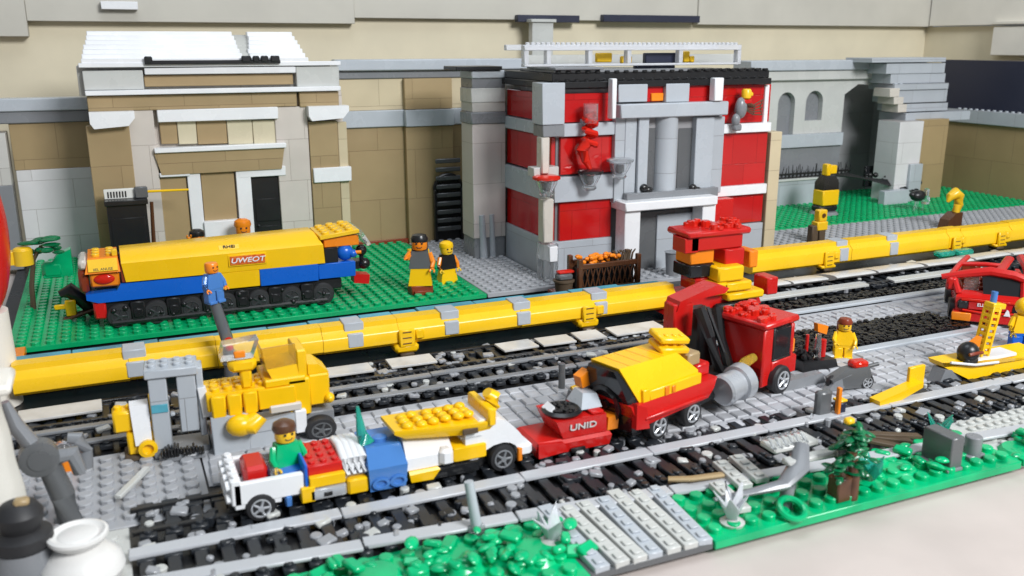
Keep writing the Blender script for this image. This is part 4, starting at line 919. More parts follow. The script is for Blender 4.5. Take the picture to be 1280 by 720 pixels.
# lift arms and red boom, given in layout coordinates
q = AB()
b0, t0 = Q(900, 468, 44.5), Q(874, 384, 46); b1, t1 = Q(912, 462, 45.2), Q(896, 384, 46.6)
q.tube([b0, Vector(b0).lerp(Vector(t0), .55) + Vector((.12, 0, 0)), t0], [.38, .34, .42], 8); q.tube([b1, Vector(b1).lerp(Vector(t1), .5) + Vector((-.15, 0, 0)), t1], [.36, .3, .4], 8)
m0, m1 = Q(905, 440, 44.9), Q(884, 384, 46.3); q.tube([m0, m1], .16, 8); q.build('lift_arm', 'black', t)
q = AB(); x0, x1, z0, z1 = fr(842, 362, 905, 384, 47.5); q.prism([(x0, z0+.1), (x0+.2, z1-.5), (x1-1, z1+.3), (x1, z1), (x1-.3, z0+.9), (x0+1.2, z0+.7)], 47, 48.5); x0, x1, z0, z1 = fr(838, 384, 862, 420, 47.5); q.box(x0, x1, 47.1, 48.4, z0, z1+.3, .1); q.build('boom', 'red', t)
q = AB(); x0, x1, z0, z1 = fr(863, 386, 888, 445, 47.9); q.box(x0, x1, 47, 49, z0-1.0, z1, .2); q.build('boom_mount', 'black', t)

# ------------------------------------------------------------------ red wagon
t = thing('red_wagon', 'small red wagon with black dish on top between white car and crane truck', 'wagon', (19.5, 40.5, .02)); t.scale = (1, 1, .7)
MB().box(.3, 4.6, .2, 2.4, .1, .6, .1).build('chassis', 'black', t)
MB().loft([[(0, 0, .45), (4.5, 0, .45), (4.5, 2.6, .45), (0, 2.6, .45)], [(-.1, -.1, 1.3), (4.6, -.1, 1.3), (4.6, 2.7, 1.3), (-.1, 2.7, 1.3)], [(.1, .1, 1.6), (4.5, .1, 1.6), (4.5, 2.5, 1.6), (.1, 2.5, 1.6)]]).prism([(0, .5), (1.8, .7), (1.5, 1.5), (0, 1.7)], -.25, -.05).build('lower_body', 'red', t)
ub = MB().loft([[(1.6, .0, 1.62), (4.3, .0, 1.62), (4.3, 2.4, 1.62), (1.6, 2.4, 1.62)], [(1.1, -.15, 3.2), (4.2, -.1, 3.2), (4.2, 2.5, 3.2), (1.1, 2.5, 3.2)]]).box(3.3, 4.1, -.05, 2.2, 3.2, 3.5, .1).build('hopper', 'red', t)
text('wagon_lettering', 'UNID', (2.75, -.13, 2.5), .75, 'worn_tile', ub, rot=(95, 0, 0), sx=.9)
MB().prism([(4.35, 1.65), (5.0, 1.65), (5.1, 2.9), (4.4, 2.7)], .0, 2.0).build('orange_tail', 'orange', t)
MB().box(2.0, 2.9, -.22, -.05, .4, .8, .05).build('step', 'black', t)
q = MB(); q.lathe([(1.0, 3.2), (1.15, 3.45), (.95, 3.65), (.85, 3.5), (.2, 3.45)], 2.0, 1.0, 20)
for k in range(40): a = random.uniform(0, 6.28); r_ = random.random()*.8; q.ball((2.0+r_*math.cos(a), 1.0+r_*math.sin(a), 3.6+random.random()*.15), .13, 6, 4)
q.build('black_dish', 'black', t)
MB().prism([(1.1, 3.2), (1.5, 3.3), (1.4, 4.0), (1.05, 3.6)], .7, 1.6).build('white_fin', 'white', t)
MB().loft([[(2.9, .4, 3.5), (4.2, .4, 3.5), (4.2, 2.2, 3.5), (2.9, 2.2, 3.5)], [(3.4, 1.2, 4.4), (4.3, 1.2, 4.2), (4.3, 2.2, 4.2), (3.4, 2.2, 4.4)]]).build('grey_cowl', 'grey', t)
c = P(735, 500, 0)
t = thing('yellow_bar', 'short yellow bar on grey post, resting on the street behind red wagon', 'bar', c)
MB().tube([(-1.2, 0, .9), (.3, .1, 1.1), (1.3, .1, 1.3)], [.22, .24, .28], 8).build('bar', 'yellow', t); MB().rod((-1.3, .3, 0), (-1.2, 0, .9), .2).rod((1.0, .1, 0), (1.0, .1, 1.2), .15).build('post', 'mid_grey', t)
c = P(702, 488, 0); tag(MB(c).cyl(c[0], c[1], 0, 1.9, .22).build('grey_peg', 'dark_grey'), 'short dark grey peg standing on the cobbles behind the red wagon', 'peg')

# ------------------------------------------------------------------ white yellow blue car
t = thing('toy_car', 'long white red yellow and blue rail car with green driver', 'rail car', (3.2, 40.3, .06))
def warp(p, xs=((-2, -1.5), (0, .45), (4.4, 3.85), (6.8, 5.8), (7.95, 6.95), (9.6, 8.9), (12.2, 11.4), (14.2, 14.2), (20, 20))):
    for (a, A), (b_, B) in zip(xs, xs[1:]):
        if a <= p[0] <= b_: return (A + (p[0]-a)*(B-A)/(b_-a), p[1], .4 + (p[2]-.4)*(.8 if p[2] > .4 else 1))
    return p
def CB():
    q = MB(); q.W = warp; return q
CB().box(.5, 15.2, .5, 2.9, .3, .85, .08).box(10.9, 13.2, -.05, .6, .3, 1.2, .1).build('chassis', 'black', t)
wheel(t, 1.68, .1, .72, .72, .55, 'silver'); wheel(t, 14.2, .2, .78, .78, .6, 'mid_grey')
wheel(t, 1.68, 2.9, .72, .72, .55); wheel(t, 14.2, 3.0, .78, .78, .6)
q = CB(); q.box(.1, 4.3, -.1, .25, 1.15, 2.5, .06); q.box(.1, 4.0, 2.9, 3.25, 1.15, 2.5, .06); q.box(.1, 4.2, .2, 3, .9, 1.3); q.box(-.05, .55, -.1, 3.25, 1.15, 2.75, .06); q.box(.1, 2.9, -.05, .3, .85, 1.2)
for k in range(4): q.axis([(.3, 0), (.3, .2), (.22, .25)], (-.05, .3+k*.8, 2.3), (-1, 0, 0), 10); q.axis([(.3, 0), (.3, .2), (.22, .25)], (-.05, .3+k*.8, 1.5), (-1, 0, 0), 10)
q.studs(-.05, .55, 0, 3.2, 2.75, pitch=.8, r=.25); q.build('white_tray', 'white', t)
CB().box(3.1, 3.5, -.2, .3, .5, 1.2, .08).build('blue_step', 'clear_blue', t)
CB().box(.9, 2.3, .6, 2.5, 1.3, 3.0, .2).build('red_seat', 'red', t)
CB().box(2.35, 2.95, .5, 2.5, 1.3, 2.7, .08).build('clear_block', 'clear', t)
CB().box(4.05, 4.9, -.3, 1.0, .6, 1.6, .06).build('yellow_block', 'yellow', t)
CB().box(4.35, 4.55, -.15, 3.1, 1.0, 3.0, .05).build('blue_edge', 'blue', t)
q = CB(); q.box(4.6, 6.7, .1, 3.0, 1.9, 2.7, .06); q.studs(4.6, 6.7, .2, 3.0, 2.7, pitch=.7, r=.22, h=.14); q.build('red_brick', 'red', t)
CB().box(4.6, 6.75, -.25, .1, 1.45, 2.15, .05).build('yellow_sill', 'yellow', t); CB().box(4.55, 6.8, -.3, .3, .6, 1.4, .12).build('silver_bumper', 'silver', t); CB().box(5.4, 5.9, -.36, -.28, .85, 1.1, .04).build('badge', 'black', t)
q = CB()
for k in range(4): q.tube([(6.8+k*.3, .05, 1.8), (6.85+k*.3, .3, 2.6), (6.9+k*.3, 1.6, 2.9), (6.9+k*.3, 2.8, 2.7)], .24, 10)
q.box(6.75, 7.9, .2, 2.8, 1.2, 2.4, .1).build('white_hood', 'white', t)
CB().box(6.85, 7.9, -.25, .6, .5, 1.55, .12).build('yellow_block', 'yellow', t)
q = CB(); q.loft([[(7.95, -.3, .5), (9.5, -.3, .5), (9.5, 2.8, .5), (7.95, 2.8, .5)], [(7.9, -.35, 2.0), (9.6, -.35, 2.0), (9.6, 2.9, 2.0), (7.9, 2.9, 2.0)], [(8.0, .5, 3.0), (9.5, .5, 3.0), (9.5, 2.7, 3.0), (8.0, 2.7, 3.0)]])
for x_ in (8.4, 9.15): q.axis([(.38, 0), (.38, .15), (.25, .16), (.2, .02)], (x_, -.3, 1.0), (0, -1, 0), 16)
q.cyl(8.75, 1.2, 2.9, 3.3, .35); q.build('blue_block', 'clear_blue', t)
CB().tube([(8.2, 1.2, 3.0), (8.0, 1.3, 3.6), (7.9, 1.4, 5.4)], [.4, .25, .08], 8).build('teal_fin', 'clear_teal', t)
CB().loft([[(9.62, -.1, 1.3), (12.2, -.1, 1.3), (12.2, 2.9, 1.3), (9.62, 2.9, 1.3)], [(9.6, -.1, 2.1), (12.2, -.1, 2.1), (12.2, 2.9, 2.1), (9.6, 2.9, 2.1)], [(9.7, .9, 3.1), (12.2, .9, 3.0), (12.2, 2.7, 3.0), (9.7, 2.7, 3.1)]]).build('white_body', 'white', t)
CB().loft([[(9.8, -.25, .55), (11.0, -.25, .5), (11.1, .8, .5), (9.8, .8, .55)], [(9.7, -.3, 1.1), (11.4, -.3, 1.15), (11.4, .8, 1.15), (9.7, .8, 1.1)], [(9.7, -.2, 1.28), (11.3, -.2, 1.28), (11.3, .7, 1.28), (9.7, .7, 1.28)]]).build('yellow_tank', 'yellow', t)
CB().box(11.4, 12.15, -.4, .4, 1.3, 2.4, .2).build('white_lamp', 'white', t); CB().box(12.2, 13.5, -.2, 2.8, 1.3, 2.3, .08).build('yellow_door', 'yellow', t); CB().box(11.0, 13.2, -.25, -.02, .45, 1.2, .1).build('dark_skirt', 'dark_glass', t)
q = CB(); n = 9
prof = [(12.7, 1.3), (12.7, 3.0)] + [(13.3 + 2.3*i/n, 3.9 - 2.2*(i/n)**2.2) for i in range(n+1)] + [(15.7, 1.1), (15.2, 1.1)] + [(14.2+1.0*math.cos(math.pi*i/8), .82+1.2*math.sin(math.pi*i/8)) for i in range(1, 8)] + [(13.1, 1.1)]
q.prism(prof, -.05, 3.0); q.box(15.0, 15.9, -.2, 1.2, .8, 1.7, .2); q.build('rear_fender', 'white', t)
CB().box(15.0, 15.25, -.25, .0, .55, 1.5, .05).build('orange_lamp', 'orange', t)
figure('smiling toy driver with brown hair in green top on the white rail car', (6.5, 41.9, 1.45), 12, torso='leaf', legs='blue', head='skin_yellow', hair='brown', arms='leaf', hairkind='cap', seated=True, sc_=.74, pose=(25, 5))
c = (11.9, 40.4, 2.45)
t = thing('yellow_boat_tray', 'yellow boat shaped tray full of studs lying on the white rail car', 'tray', c, 2); t.scale = (.93, 1, .75)
q = MB(); q.loft([[(.4, .3, .35), (4.3, -.2, 0), (5.0, -.2, 0), (5.0, 2.0, 0), (.4, 2.0, .35)], [(-.3, .1, .9), (4.2, -.5, .7), (5.3, -.5, .7), (5.3, 2.4, .7), (-.3, 2.3, .9)], [(-.3, .1, 1.15), (4.2, -.5, .95), (5.3, -.5, .95), (5.3, 2.4, .95), (-.3, 2.3, 1.15)]])
q.box(4.9, 5.4, -.6, 2.2, .6, 1.9, .1); q.tube([(5.2, .6, 1.0), (5.7, .6, 1.5), (5.7, .6, 2.2), (5.4, .6, 2.5)], [.4, .5, .5, .35], 10); q.build('hull', 'yellow', t)
q = MB()
for i in range(6):
    for j in range(3): q.ball((.6+i*.72+random.uniform(-.1, .1), .4+j*.62, 1.18+random.uniform(-.05, .12)), (.34, .3, .26), 9, 6)
q.build('studs', 'yellow', t); MB().box(3.4, 4.3, -.56, -.4, .3, .7, .03).build('badge', 'bark', t); MB().box(3.4, 5.4, -.3, 2, -.25, .0, .1).build('clear_underside', 'clear', t)

# ------------------------------------------------------------------ yellow loader and grey frame
c = P(268, 572, 0)
t = thing('yellow_loader', 'yellow studded loader with amber windscreen on grey base behind driver', 'loader', (c[0], c[1], 0)); t.scale = (1, 1, .77)
def lwarp(p): return (p[0] if p[0] < 3 else 3 + (p[0]-3)*.74, p[1], p[2])
def LB():
    q = MB(); q.W = lwarp; return q
LB().box(0, 2.0, 0, .5, .0, 3.0, .06).box(0, 5.0, .05, 2.6, .0, 1.5, .06).loft([[(1.9, -.03, 1.4), (5.3, -.03, 1.4), (5.3, .5, 1.4), (1.9, .5, 1.4)], [(1.9, -.03, 2.0), (5.5, -.03, 2.5), (5.5, .5, 2.5), (1.9, .5, 2.0)]]).build('grey_base', 'grey_brick', t)
q = LB(); q.box(-.1, 5.3, .3, 2.8, 3.3, 4.6, .06)
for k in range(3): q.box(.1+k*.85, .85+k*.85, .0, .35, 2.9, 4.5, .08)
q.box(2.6, 5.2, .1, .5, 3.0, 4.5, .06); q.studs(0, 4.6, .3, 2.7, 4.6, pitch=.62, r=.25, h=.25, jit=.05); q.box(3.0, 6.1, .2, 3.1, 4.5, 5.1, .1); q.build('yellow_deck', 'yellow', t)
q = LB(); q.tube([(1.3, -.2, 2.3), (2.0, -.25, 2.2), (2.6, -.1, 2.7)], [.55, .75, .5], 12); q.ball((1.5, -.3, 2.3), (.8, .6, .8)); q.build('yellow_bulb', 'yellow', t)
LB().box(3.2, 5.6, -.05, .3, 2.6, 3.2, .1).build('tan_panel', 'ivory', t); LB().box(5.0, 5.9, -.1, .3, .8, 2.6, .08).build('white_panel', 'white', t)
q = LB(); q.box(4.7, 6.4, .2, 3.0, 2.0, 4.9, .12); q.box(5.5, 6.3, .4, 3.0, 4.8, 7.0, .12); q.loft([[(3.6, .4, 5.1), (6.2, .4, 5.1), (6.2, 3, 5.1), (3.6, 3, 5.1)], [(3.3, .5, 5.8), (6.2, .5, 6.0), (6.2, 2.8, 6.0), (3.3, 2.8, 5.8)]]); q.box(6.35, 8.0, .6, 2.8, 2.4, 4.9, .15); q.prism([(6.4, 4.9), (8.0, 4.9), (7.2, 5.6), (6.4, 5.7)], .7, 2.6); q.ball((7.9, .6, 2.9), .4, 10, 6); q.build('cab', 'yellow', t)
LB().prism([(3.3, 5.6), (5.6, 5.6), (5.5, 7.5), (3.0, 7.4)], .5, .66).prism([(3.2, 5.6), (3.32, 5.6), (3.05, 7.4), (2.93, 7.4)], .67, 2.4).build('windscreen', 'clear_amber', t)
LB().box(1.8, 2.4, .5, 1.2, 4.6, 6.0, .12).box(1.2, 2.7, .3, 1.4, 5.9, 6.9, .25).build('mast_head', 'yellow', t)
LB().loft([[(.8, .3, 6.95), (2.5, .3, 6.95), (2.5, 1.5, 6.95), (.8, 1.5, 6.95)], [(1.0, .4, 8.0), (2.9, .4, 8.2), (2.9, 1.5, 8.2), (1.0, 1.5, 8.0)]]).build('clear_hood', 'clear', t)
LB().box(1.5, 2.1, .15, .35, 7.1, 7.6, .1).build('orange_light', 'orange', t)
LB().box(5.5, 8.2, .5, 2.8, .0, 2.0, .1).build('dark_rear', 'mid_grey', t); wheel(t, 5.9, .1, .9, .9, .8, 'dark_grey')

c = P(199, 573, 0)
t = thing('pillar_gateway', 'tall pale grey two pillar frame with studded top beside the loader', 'frame', c, -4); t.scale = (.8, .9, .95)
MB().box(-.3, 3.4, -.2, 2.0, 0, .5, .08).box(.5, 3.0, -.9, .2, 0, .35, .08).build('base', 'mid_grey', t)
MB().box(-.2, .95, 0, 1.4, .5, 4.9, .06).build('pillar', 'grey_brick', t); MB().box(1.6, 2.8, 0, 1.4, 1.4, 4.9, .06).build('pillar', 'grey_brick', t)
q = MB(); q.box(-.4, 3.0, -.2, 2.0, 4.9, 5.4, .06); q.studs(-.4, 3.0, -.1, 2.0, 5.4, pitch=.8, r=.27, h=.18); q.build('top_plate', 'grey', t)
MB().box(2.85, 3.3, .1, 1.6, 1.0, 5.2, .06).build('back_post', 'grey', t); MB().box(-.15, .9, -.08, .0, 2.8, 3.3, .03).build('teal_clip', 'teal', t); MB().box(1.0, 1.3, 0.2, .6, 2.4, 2.6, .05).build('grey_pin', 'grey', t)
MB().box(3.5, 3.9, -.3, .2, .3, 2.0, .06).build('yellow_strip', 'orange', t); MB().loft([[(3.1, -.1, 2.2), (3.9, -.1, 2.2), (3.9, .4, 2.2), (3.1, .4, 2.2)], [(2.9, -.1, 4.0), (3.4, -.1, 4.0), (3.4, .4, 4.0), (2.9, .4, 4.0)]]).build('white_slope', 'white', t)
q = MB()
for k in range(14): q.box(.2+k*.2, .36+k*.2, -1.2+random.random()*.5, -.2, .35, .5+random.random()*.5, .05)
q.build('black_gears', 'black', t)
c = P(172, 577, 0)
t = thing('yellow_white_block', 'yellow block with a white tilted bar left of the grey frame', 'block', c)
q = MB(); q.box(-.4, 1.2, .2, 1.6, .3, 1.6, .1); q.box(-1.0, .2, .4, 1.6, 1.6, 2.8, .12); q.studs(-1.0, .2, .5, 1.5, 2.8, pitch=.6, r=.22); q.axis([(.45, 0), (.5, .1), (.5, .3), (.3, .35), (.25, .1)], (.6, .1, .7), (0, -1, 0), 16); q.box(.9, 1.4, .2, 1.4, 1.0, 3.4, .1); q.build('body', 'yellow', t)
MB().loft([[(.0, .0, .9), (.85, .0, .9), (.85, .6, .9), (.0, .6, .9)], [(-.1, .3, 3.1), (.85, .3, 3.1), (.85, 1.2, 3.1), (-.1, 1.2, 3.1)]]).build('white_bar', 'white', t); MB().box(-.6, 1.4, .0, 1.6, 0, .32, .08).build('olive_base', 'bark', t)
c = P(90, 592, 0)
t = thing('grey_tap_post', 'small grey post with clear and yellow bits beside the dark lever', 'post', c)
MB().tube([(.7, 0, 0), (.8, 0, 1.2), (.5, .1, 1.9), (.0, .1, 2.0)], [.35, .35, .4, .3], 10).build('post', 'mid_grey', t); MB().box(-.4, .2, -.2, .3, .0, .9, .1).build('yellow_bit', 'orange', t); MB().ball((-.3, .1, 1.3), (.5, .4, .6)).build('clear_bit', 'clear', t)
c = P(148, 630, .05); q = MB(c); q.T = Matrix.Translation((c[0], c[1], .3)) @ Matrix.Rotation(R(62), 4, 'Z'); q.box(0, 3.2, -.18, .18, 0, .22, .04); tag(q.build('grey_stick', 'pale_grey'), 'pale grey stick lying across the big round studs', 'stick')

# ------------------------------------------------------------------ right vehicles
c = P(1192, 402, .2)
t = thing('red_truck', 'red open truck with dark windscreen parked on black gravel', 'truck', (c[0], c[1], .2), -46); t.scale = (.95, .95, .84)
MB().box(-.2, 5.2, -.2, 9, .2, 1.0, .1).build('chassis', 'black', t)
MB().box(-.2, 5.3, -.5, .4, .3, 1.2, .1).build('bumper', 'red', t); MB().box(-.3, 1.2, -.62, -.4, .35, 1.15, .08).build('orange_bumper', 'orange', t)
bd = MB(); bd.loft([[(.0, -.2, 1.2), (5.1, -.2, 1.2), (5.1, 8.5, 1.2), (.0, 8.5, 1.2)], [(-.1, -.3, 2.6), (5.2, -.3, 2.6), (5.3, 8.5, 2.8), (-.1, 8.5, 2.8)], [(.1, .3, 2.9), (5.0, .3, 2.9), (5.0, 8.4, 3.1), (.1, 8.4, 3.1)]])
bd = bd.build('body', 'red', t)
MB().box(.9, 4.2, -.42, -.25, 1.5, 2.3, .06).build('grille', 'red_brick', bd); text('grille_lettering', 'ELLU BENU', (2.5, -.45, 2.0), .42, 'white', bd, sx=.9)
MB().box(.1, .9, -.5, -.2, 1.5, 2.3, .12).build('headlight', 'dark_glass', bd); MB().box(4.2, 5.0, -.5, -.2, 1.3, 2.1, .12).build('headlight', 'dark_glass', bd); MB().prism([(3.6, 1.2), (4.1, 1.2), (3.95, 1.7), (3.8, 1.8)], -.6, -.45).build('white_clip', 'white', bd)
q = MB(); q.tube([(.1, .2, 2.8), (-.4, 1.0, 4.3)], [.28, .25], 8); q.tube([(5.0, .2, 2.8), (5.0, 1.2, 4.4)], [.3, .28], 8)
q.tube([(-1.3, .9, 4.1), (.6, 1.0, 4.6), (2.4, 1.2, 4.95), (4.2, 1.1, 4.75), (5.4, 1.0, 4.3)], [.22, .32, .36, .34, .3], 8, 1.2); q.box(-.9, .0, .5, 1.2, 2.9, 4.2, .2); q.tube([(5.2, 1.0, 4.4), (5.9, .9, 3.7), (5.6, .4, 2.9)], [.32, .3, .25], 8)
q.tube([(-.6, 1.0, 4.3), (.2, 3.4, 4.9), (1.0, 6.5, 4.9)], .25, 8); q.tube([(3.0, 1.2, 4.9), (3.6, 3.5, 5.0), (4.4, 7.0, 5.0)], .4, 8, .6); q.tube([(5.5, 2.6, 3.6), (5.6, 4.6, 4.7), (5.5, 8.4, 4.8)], [.3, .42, .4], 8); q.tube([(.2, 3.4, 4.9), (2.2, 3.2, 5.1), (3.6, 3.5, 5.0)], .22, 8); q.build('roof_frame', 'red', bd)
MB().loft([[(2.0, .35, 2.9), (4.8, .35, 2.9), (4.8, .6, 2.9), (2.0, .6, 2.9)], [(1.8, 1.1, 4.5), (4.6, 1.2, 4.5), (4.6, 1.4, 4.5), (1.8, 1.3, 4.5)]]).build('windscreen', 'dark_glass', bd); MB().box(.5, 1.7, 1.2, 1.5, 2.9, 4.3, .15).build('clear_window', 'clear', bd)
q = MB()
for k in range(26): q.T = Matrix.Translation((random.uniform(.6, 4.8), random.uniform(1.8, 8), 3.1+random.random()*.8)) @ Matrix.Rotation(random.uniform(0, 3), 4, 'Z'); q.box(-.5, .5, -.3, .3, -.3, .3, .08)
q.T = None; q.box(.4, 4.9, 1.6, 8.3, 3.0, 3.25); q.build('interior', 'red_brown', bd)
MB().prism([(1.6, 1.2), (8.5, 1.4), (8.5, 3.6), (3.6, 3.6), (2.6, 3.0), (.4, 2.8), (.3, 2.2), (1.0, 2.1)], 5.15, 5.5, 'x').build('side_panel', 'red', bd)
q = MB(); q.box(.3, 4.7, -.5, -.28, 2.3, 2.55, .05); q.tube([(.5, -.45, 1.4), (2.4, -.55, 1.25), (4.4, -.45, 1.4)], .12, 6); q.build('trim', 'clear_red', bd)
def swheel(x, y): 
    a = MB(); a.axis([(.6, -.3), (.9, -.3), (.95, -.2), (.95, .3), (.6, .32)], (x, y, .95), (1, 0, 0), 22); a = a.build('wheel', 'rubber', t); b_ = MB(); b_.axis([(.6, 0), (.55, .02), (.2, -.05), (.15, .08)], (x+.32, y, .95), (1, 0, 0), 18); b_.build('rim', 'silver', a)
for y_ in (1.6, 6.8): swheel(5.2, y_)
for y_ in (1.6, 6.8): swheel(-.1, y_)
c = P(1270, 437, 0); figure('toy figure in yellow with blue legs beside the red truck at right edge', (c[0]+.4, c[1], .02), -30, torso='yellow', legs='blue', head='clear_amber', hair='yellow', hairkind='helmet', sc_=.85, face=False)
c = P(1056, 449, .0)
figure('toy figure in plain yellow suit with brown hair near the black cart', (c[0], c[1]+.3, .02), -30, torso='yellow', legs='yellow', head='skin_yellow', hair='red_brown', hairkind='long', sc_=.66, pose=(40, 15))
c = P(1018, 462, 0)
t = thing('black_cart', 'low black cart with red and clear bottles behind crane truck cab', 'cart', c)
q = MB(); q.loft([[(-1.5, -.6, .1), (1.6, -.6, .1), (1.6, 1, .1), (-1.5, 1, .1)], [(-1.7, -.7, 1.0), (1.3, -.6, .8), (1.3, 1, .8), (-1.7, 1.1, 1.0)]])
for k in range(26): q.ball((random.uniform(-1.5, -.2), random.uniform(-.5, .8), .9+random.random()*.7), .22, 6, 4)
q.build('body', 'black', t); MB().rod((.1, 0, .9), (.1, 0, 2.6), .3, .2).build('clear_bottle', 'clear', t); MB().rod((.6, .1, .9), (.6, .1, 2.1), .28).build('red_bottle', 'red', t); MB().rod((-.7, .2, 1.4), (-.7, .2, 2.6), .12).build('red_rod', 'red', t); MB().prism([(.4, 2.6), (1.2, 2.3), (1.3, 2.9), (.3, 3.2)], .4, .8).build('orange_flag', 'orange', t)
c = P(1062, 487, 0)
t = thing('motorbike', 'dark grey toy motorbike with red tank on the cobbles', 'motorbike', c, -8)
MB().loft([[(-1.4, -.3, .2), (1.0, -.4, .2), (1.0, .6, .2), (-1.4, .5, .2)], [(-1.6, -.3, .9), (1.2, -.5, 1.1), (1.2, .7, 1.1), (-1.6, .5, .9)], [(-.6, -.2, 1.5), (1.1, -.3, 1.7), (1.1, .5, 1.7), (-.6, .4, 1.5)]]).build('body', 'dark_grey', t)
MB().prism([(-2.2, -.1), (-.9, 0), (-.2, 1.2), (-1.4, .8)], -.35, .3).build('grey_fairing', 'mid_grey', t)
MB().box(-.1, 1.1, -.35, .5, 1.5, 2.0, .2).build('red_tank', 'clear_red', t); MB().rod((1.2, 0, 1.5), (2.0, 0, 1.6), .14).rod((1.0, 0, 1.0), (1.5, -.1, .8), .14).build('handlebar', 'dark_grey', t)
wheel(t, 1.0, -.2, .55, .55, .4); wheel(t, -1.2, .1, .55, .55, .4)
c = P(985, 488, 0); tag(MB(c).loft([[(c[0]-1, c[1]-.4, 0), (c[0]+3.0, c[1]-.3, 0), (c[0]+3.0, c[1]+.8, 0), (c[0]-1, c[1]+.8, 0)], [(c[0]-.8, c[1]-.2, .7), (c[0]+2.8, c[1], .8), (c[0]+2.8, c[1]+.6, .8), (c[0]-.8, c[1]+.6, .7)]]).build('grey_ramp', 'mid_grey'), 'low grey ramp piece on the cobbles left of the motorbike', 'ramp')
c = P(1038, 527, 0)
t = thing('signal_post', 'dark grey signal post with upright yellow strip beside the front track', 'signal', c, sc_=.8)
MB().box(-1.1, .3, .2, .9, 0, 2.4, .2).box(-1.4, .6, -.1, .9, 0, .3).build('dark_panel', 'dark_grey', t); MB().box(.35, .65, -.3, .1, 0, 2.7, .06).build('yellow_strip', 'orange', t); MB().box(.7, 1.4, -.1, .6, .2, 1.4, .12).build('dark_lamp', 'navy', t); MB().box(.6, 1.4, -.15, .65, 1.42, 1.6, .05).build('yellow_cap', 'yellow', t)
MB().rod((-2.0, -.4, .3), (.2, -.5, .2), .12).rod((-2.2, -.1, .2), (-1.9, -.1, 1.0), .12).build('clear_lever', 'clear', t)
c = P(1102, 512, 0)
t = thing('yellow_ramp', 'yellow wedge with upright square plate beside the front track', 'ramp', c, 3)
MB().prism([(-.5, .2), (.6, 0), (1.4, .5), (3.2, 1.0), (3.2, 1.35), (1.0, 1.0), (-.6, .75)], -.3, .5).build('wedge', 'yellow', t); MB().box(2.6, 4.0, .3, .55, .9, 2.2, .04).build('square_plate', 'yellow', t); MB().box(1.6, 4.0, -.2, .6, .0, .45, .08).build('black_base', 'black', t)
c = P(1188, 482, 0)
t = thing('yellow_boat', 'yellow toy boat with lattice mast moored beside the front track', 'boat', c, 0)
MB().loft([[(1.5, -.2, .25), (9, .0, .25), (9, 1.6, .25), (1.5, 1.6, .25)], [(-.3, .4, 1.2), (9.2, -.3, .9), (9.2, 2.2, .9), (-.3, 1.6, 1.2)], [(-.4, .5, 1.5), (3.0, -.2, 1.1), (9.2, 2.2, 1.1), (-.4, 1.7, 1.5)]]).build('hull', 'yellow', t)
MB().prism([(-.9, 0), (1.5, .1), (.2, 1.0), (-.4, 1.1)], .2, 1.2).build('grey_bow', 'mid_grey', t); MB().box(2.6, 6.4, .2, 1.6, 1.1, 1.35, .06).build('white_deck', 'white', t); MB().tube([(.0, .2, 1.55), (2.0, -.1, 1.2), (4, -.25, 1.15)], .09, 6).build('white_rim', 'white', t)
q = MB(); q.T = Matrix.Translation((3.6, .9, 1.3)) @ Matrix.Rotation(R(10), 4, 'Y')
for a in (-.32, .32):
    for b_ in (-.32, .32): q.box(a-.09, a+.09, b_-.09, b_+.09, 0, 3.6, .02)
for k in range(8): q.box(-.4, .4, -.38, .38, .2+k*.43, .42+k*.43, .02)
q.box(-.45, .8, -.4, .4, 3.4, 3.8, .06); q.build('mast', 'yellow', t)
MB().rod((4.15, .9, 5.0), (4.2, .9, 5.8), .22).build('blue_tip', 'clear_blue', t)
MB().ball((1.9, .5, 1.9), (.75, .7, .75)).box(1.3, 2.5, .0, 1.0, 1.1, 1.7, .2).build('black_helmet', 'black', t); MB().tube([(1.3, -.1, 2.0), (1.9, -.25, 2.1), (2.5, -.1, 2.0)], .12, 6).build('red_stripe', 'red_brown', t); MB().prism([(1.9, 2.4), (2.8, 2.2), (2.9, 2.9)], .4, .8).build('pink_flag', 'orange', t)
c = P(1180, 452, .0); q = MB(c); q.tube([(c[0]-.8, c[1]+1.2, .1), (c[0], c[1]+.6, .25), (c[0]+.3, c[1]-.5, .2), (c[0]+.1, c[1]-1.2, .1)], [.08, .3, .25, .08], 8); tag(q.build('grey_feather', 'mid_grey'), 'small curved grey piece lying on cobbles left of the yellow mast', 'piece')

# ------------------------------------------------------------------ front edge: green plate, plants, slats
def leafy(q, x0, x1, y0, y1, z, n, r=(.35, .7), zz=.5):
    for k in range(n):
        X, Y = random.uniform(x0, x1), random.uniform(y0, y1); a = random.uniform(*r)
        q.T = Matrix.Translation((X, Y, z + random.uniform(0, zz))) @ Matrix.Rotation(random.uniform(0, 3.14), 4, 'Z') @ Matrix.Rotation(random.uniform(-.5, .5), 4, 'X')
        if random.random() < .6: q.ball((0, 0, 0), (a, a*.65, a*.35), 9, 6)
        else: q.box(-a, a, -a*.6, a*.6, -.15, .15, .1)
    q.T = None
    return q
q = MB((34, 32, 0)); q.box(23.4, 43.5, 29.8, 34.2, -.3, .15, .04); q.studs(23.4, 43.4, 29.9, 34.2, .15, r=.34, h=.28, jit=.06); g = q.build('green_baseplate', 'leaf'); tag(g, 'glossy green studded plate along the table edge at the front right', 'baseplate', 'studded baseplates')
q = MB((50, 32, 0)); q.box(43.6, 62, 29.85, 35.3, -.3, .1, .04); q.studs(44, 62, 31.2, 35.2, .1, pitch=.7, r=.24, h=.18, jit=.04); tag(q.build('grey_baseplate', 'pale_grey'), 'pale grey finely studded plate at the front right corner', 'baseplate', 'studded baseplates')
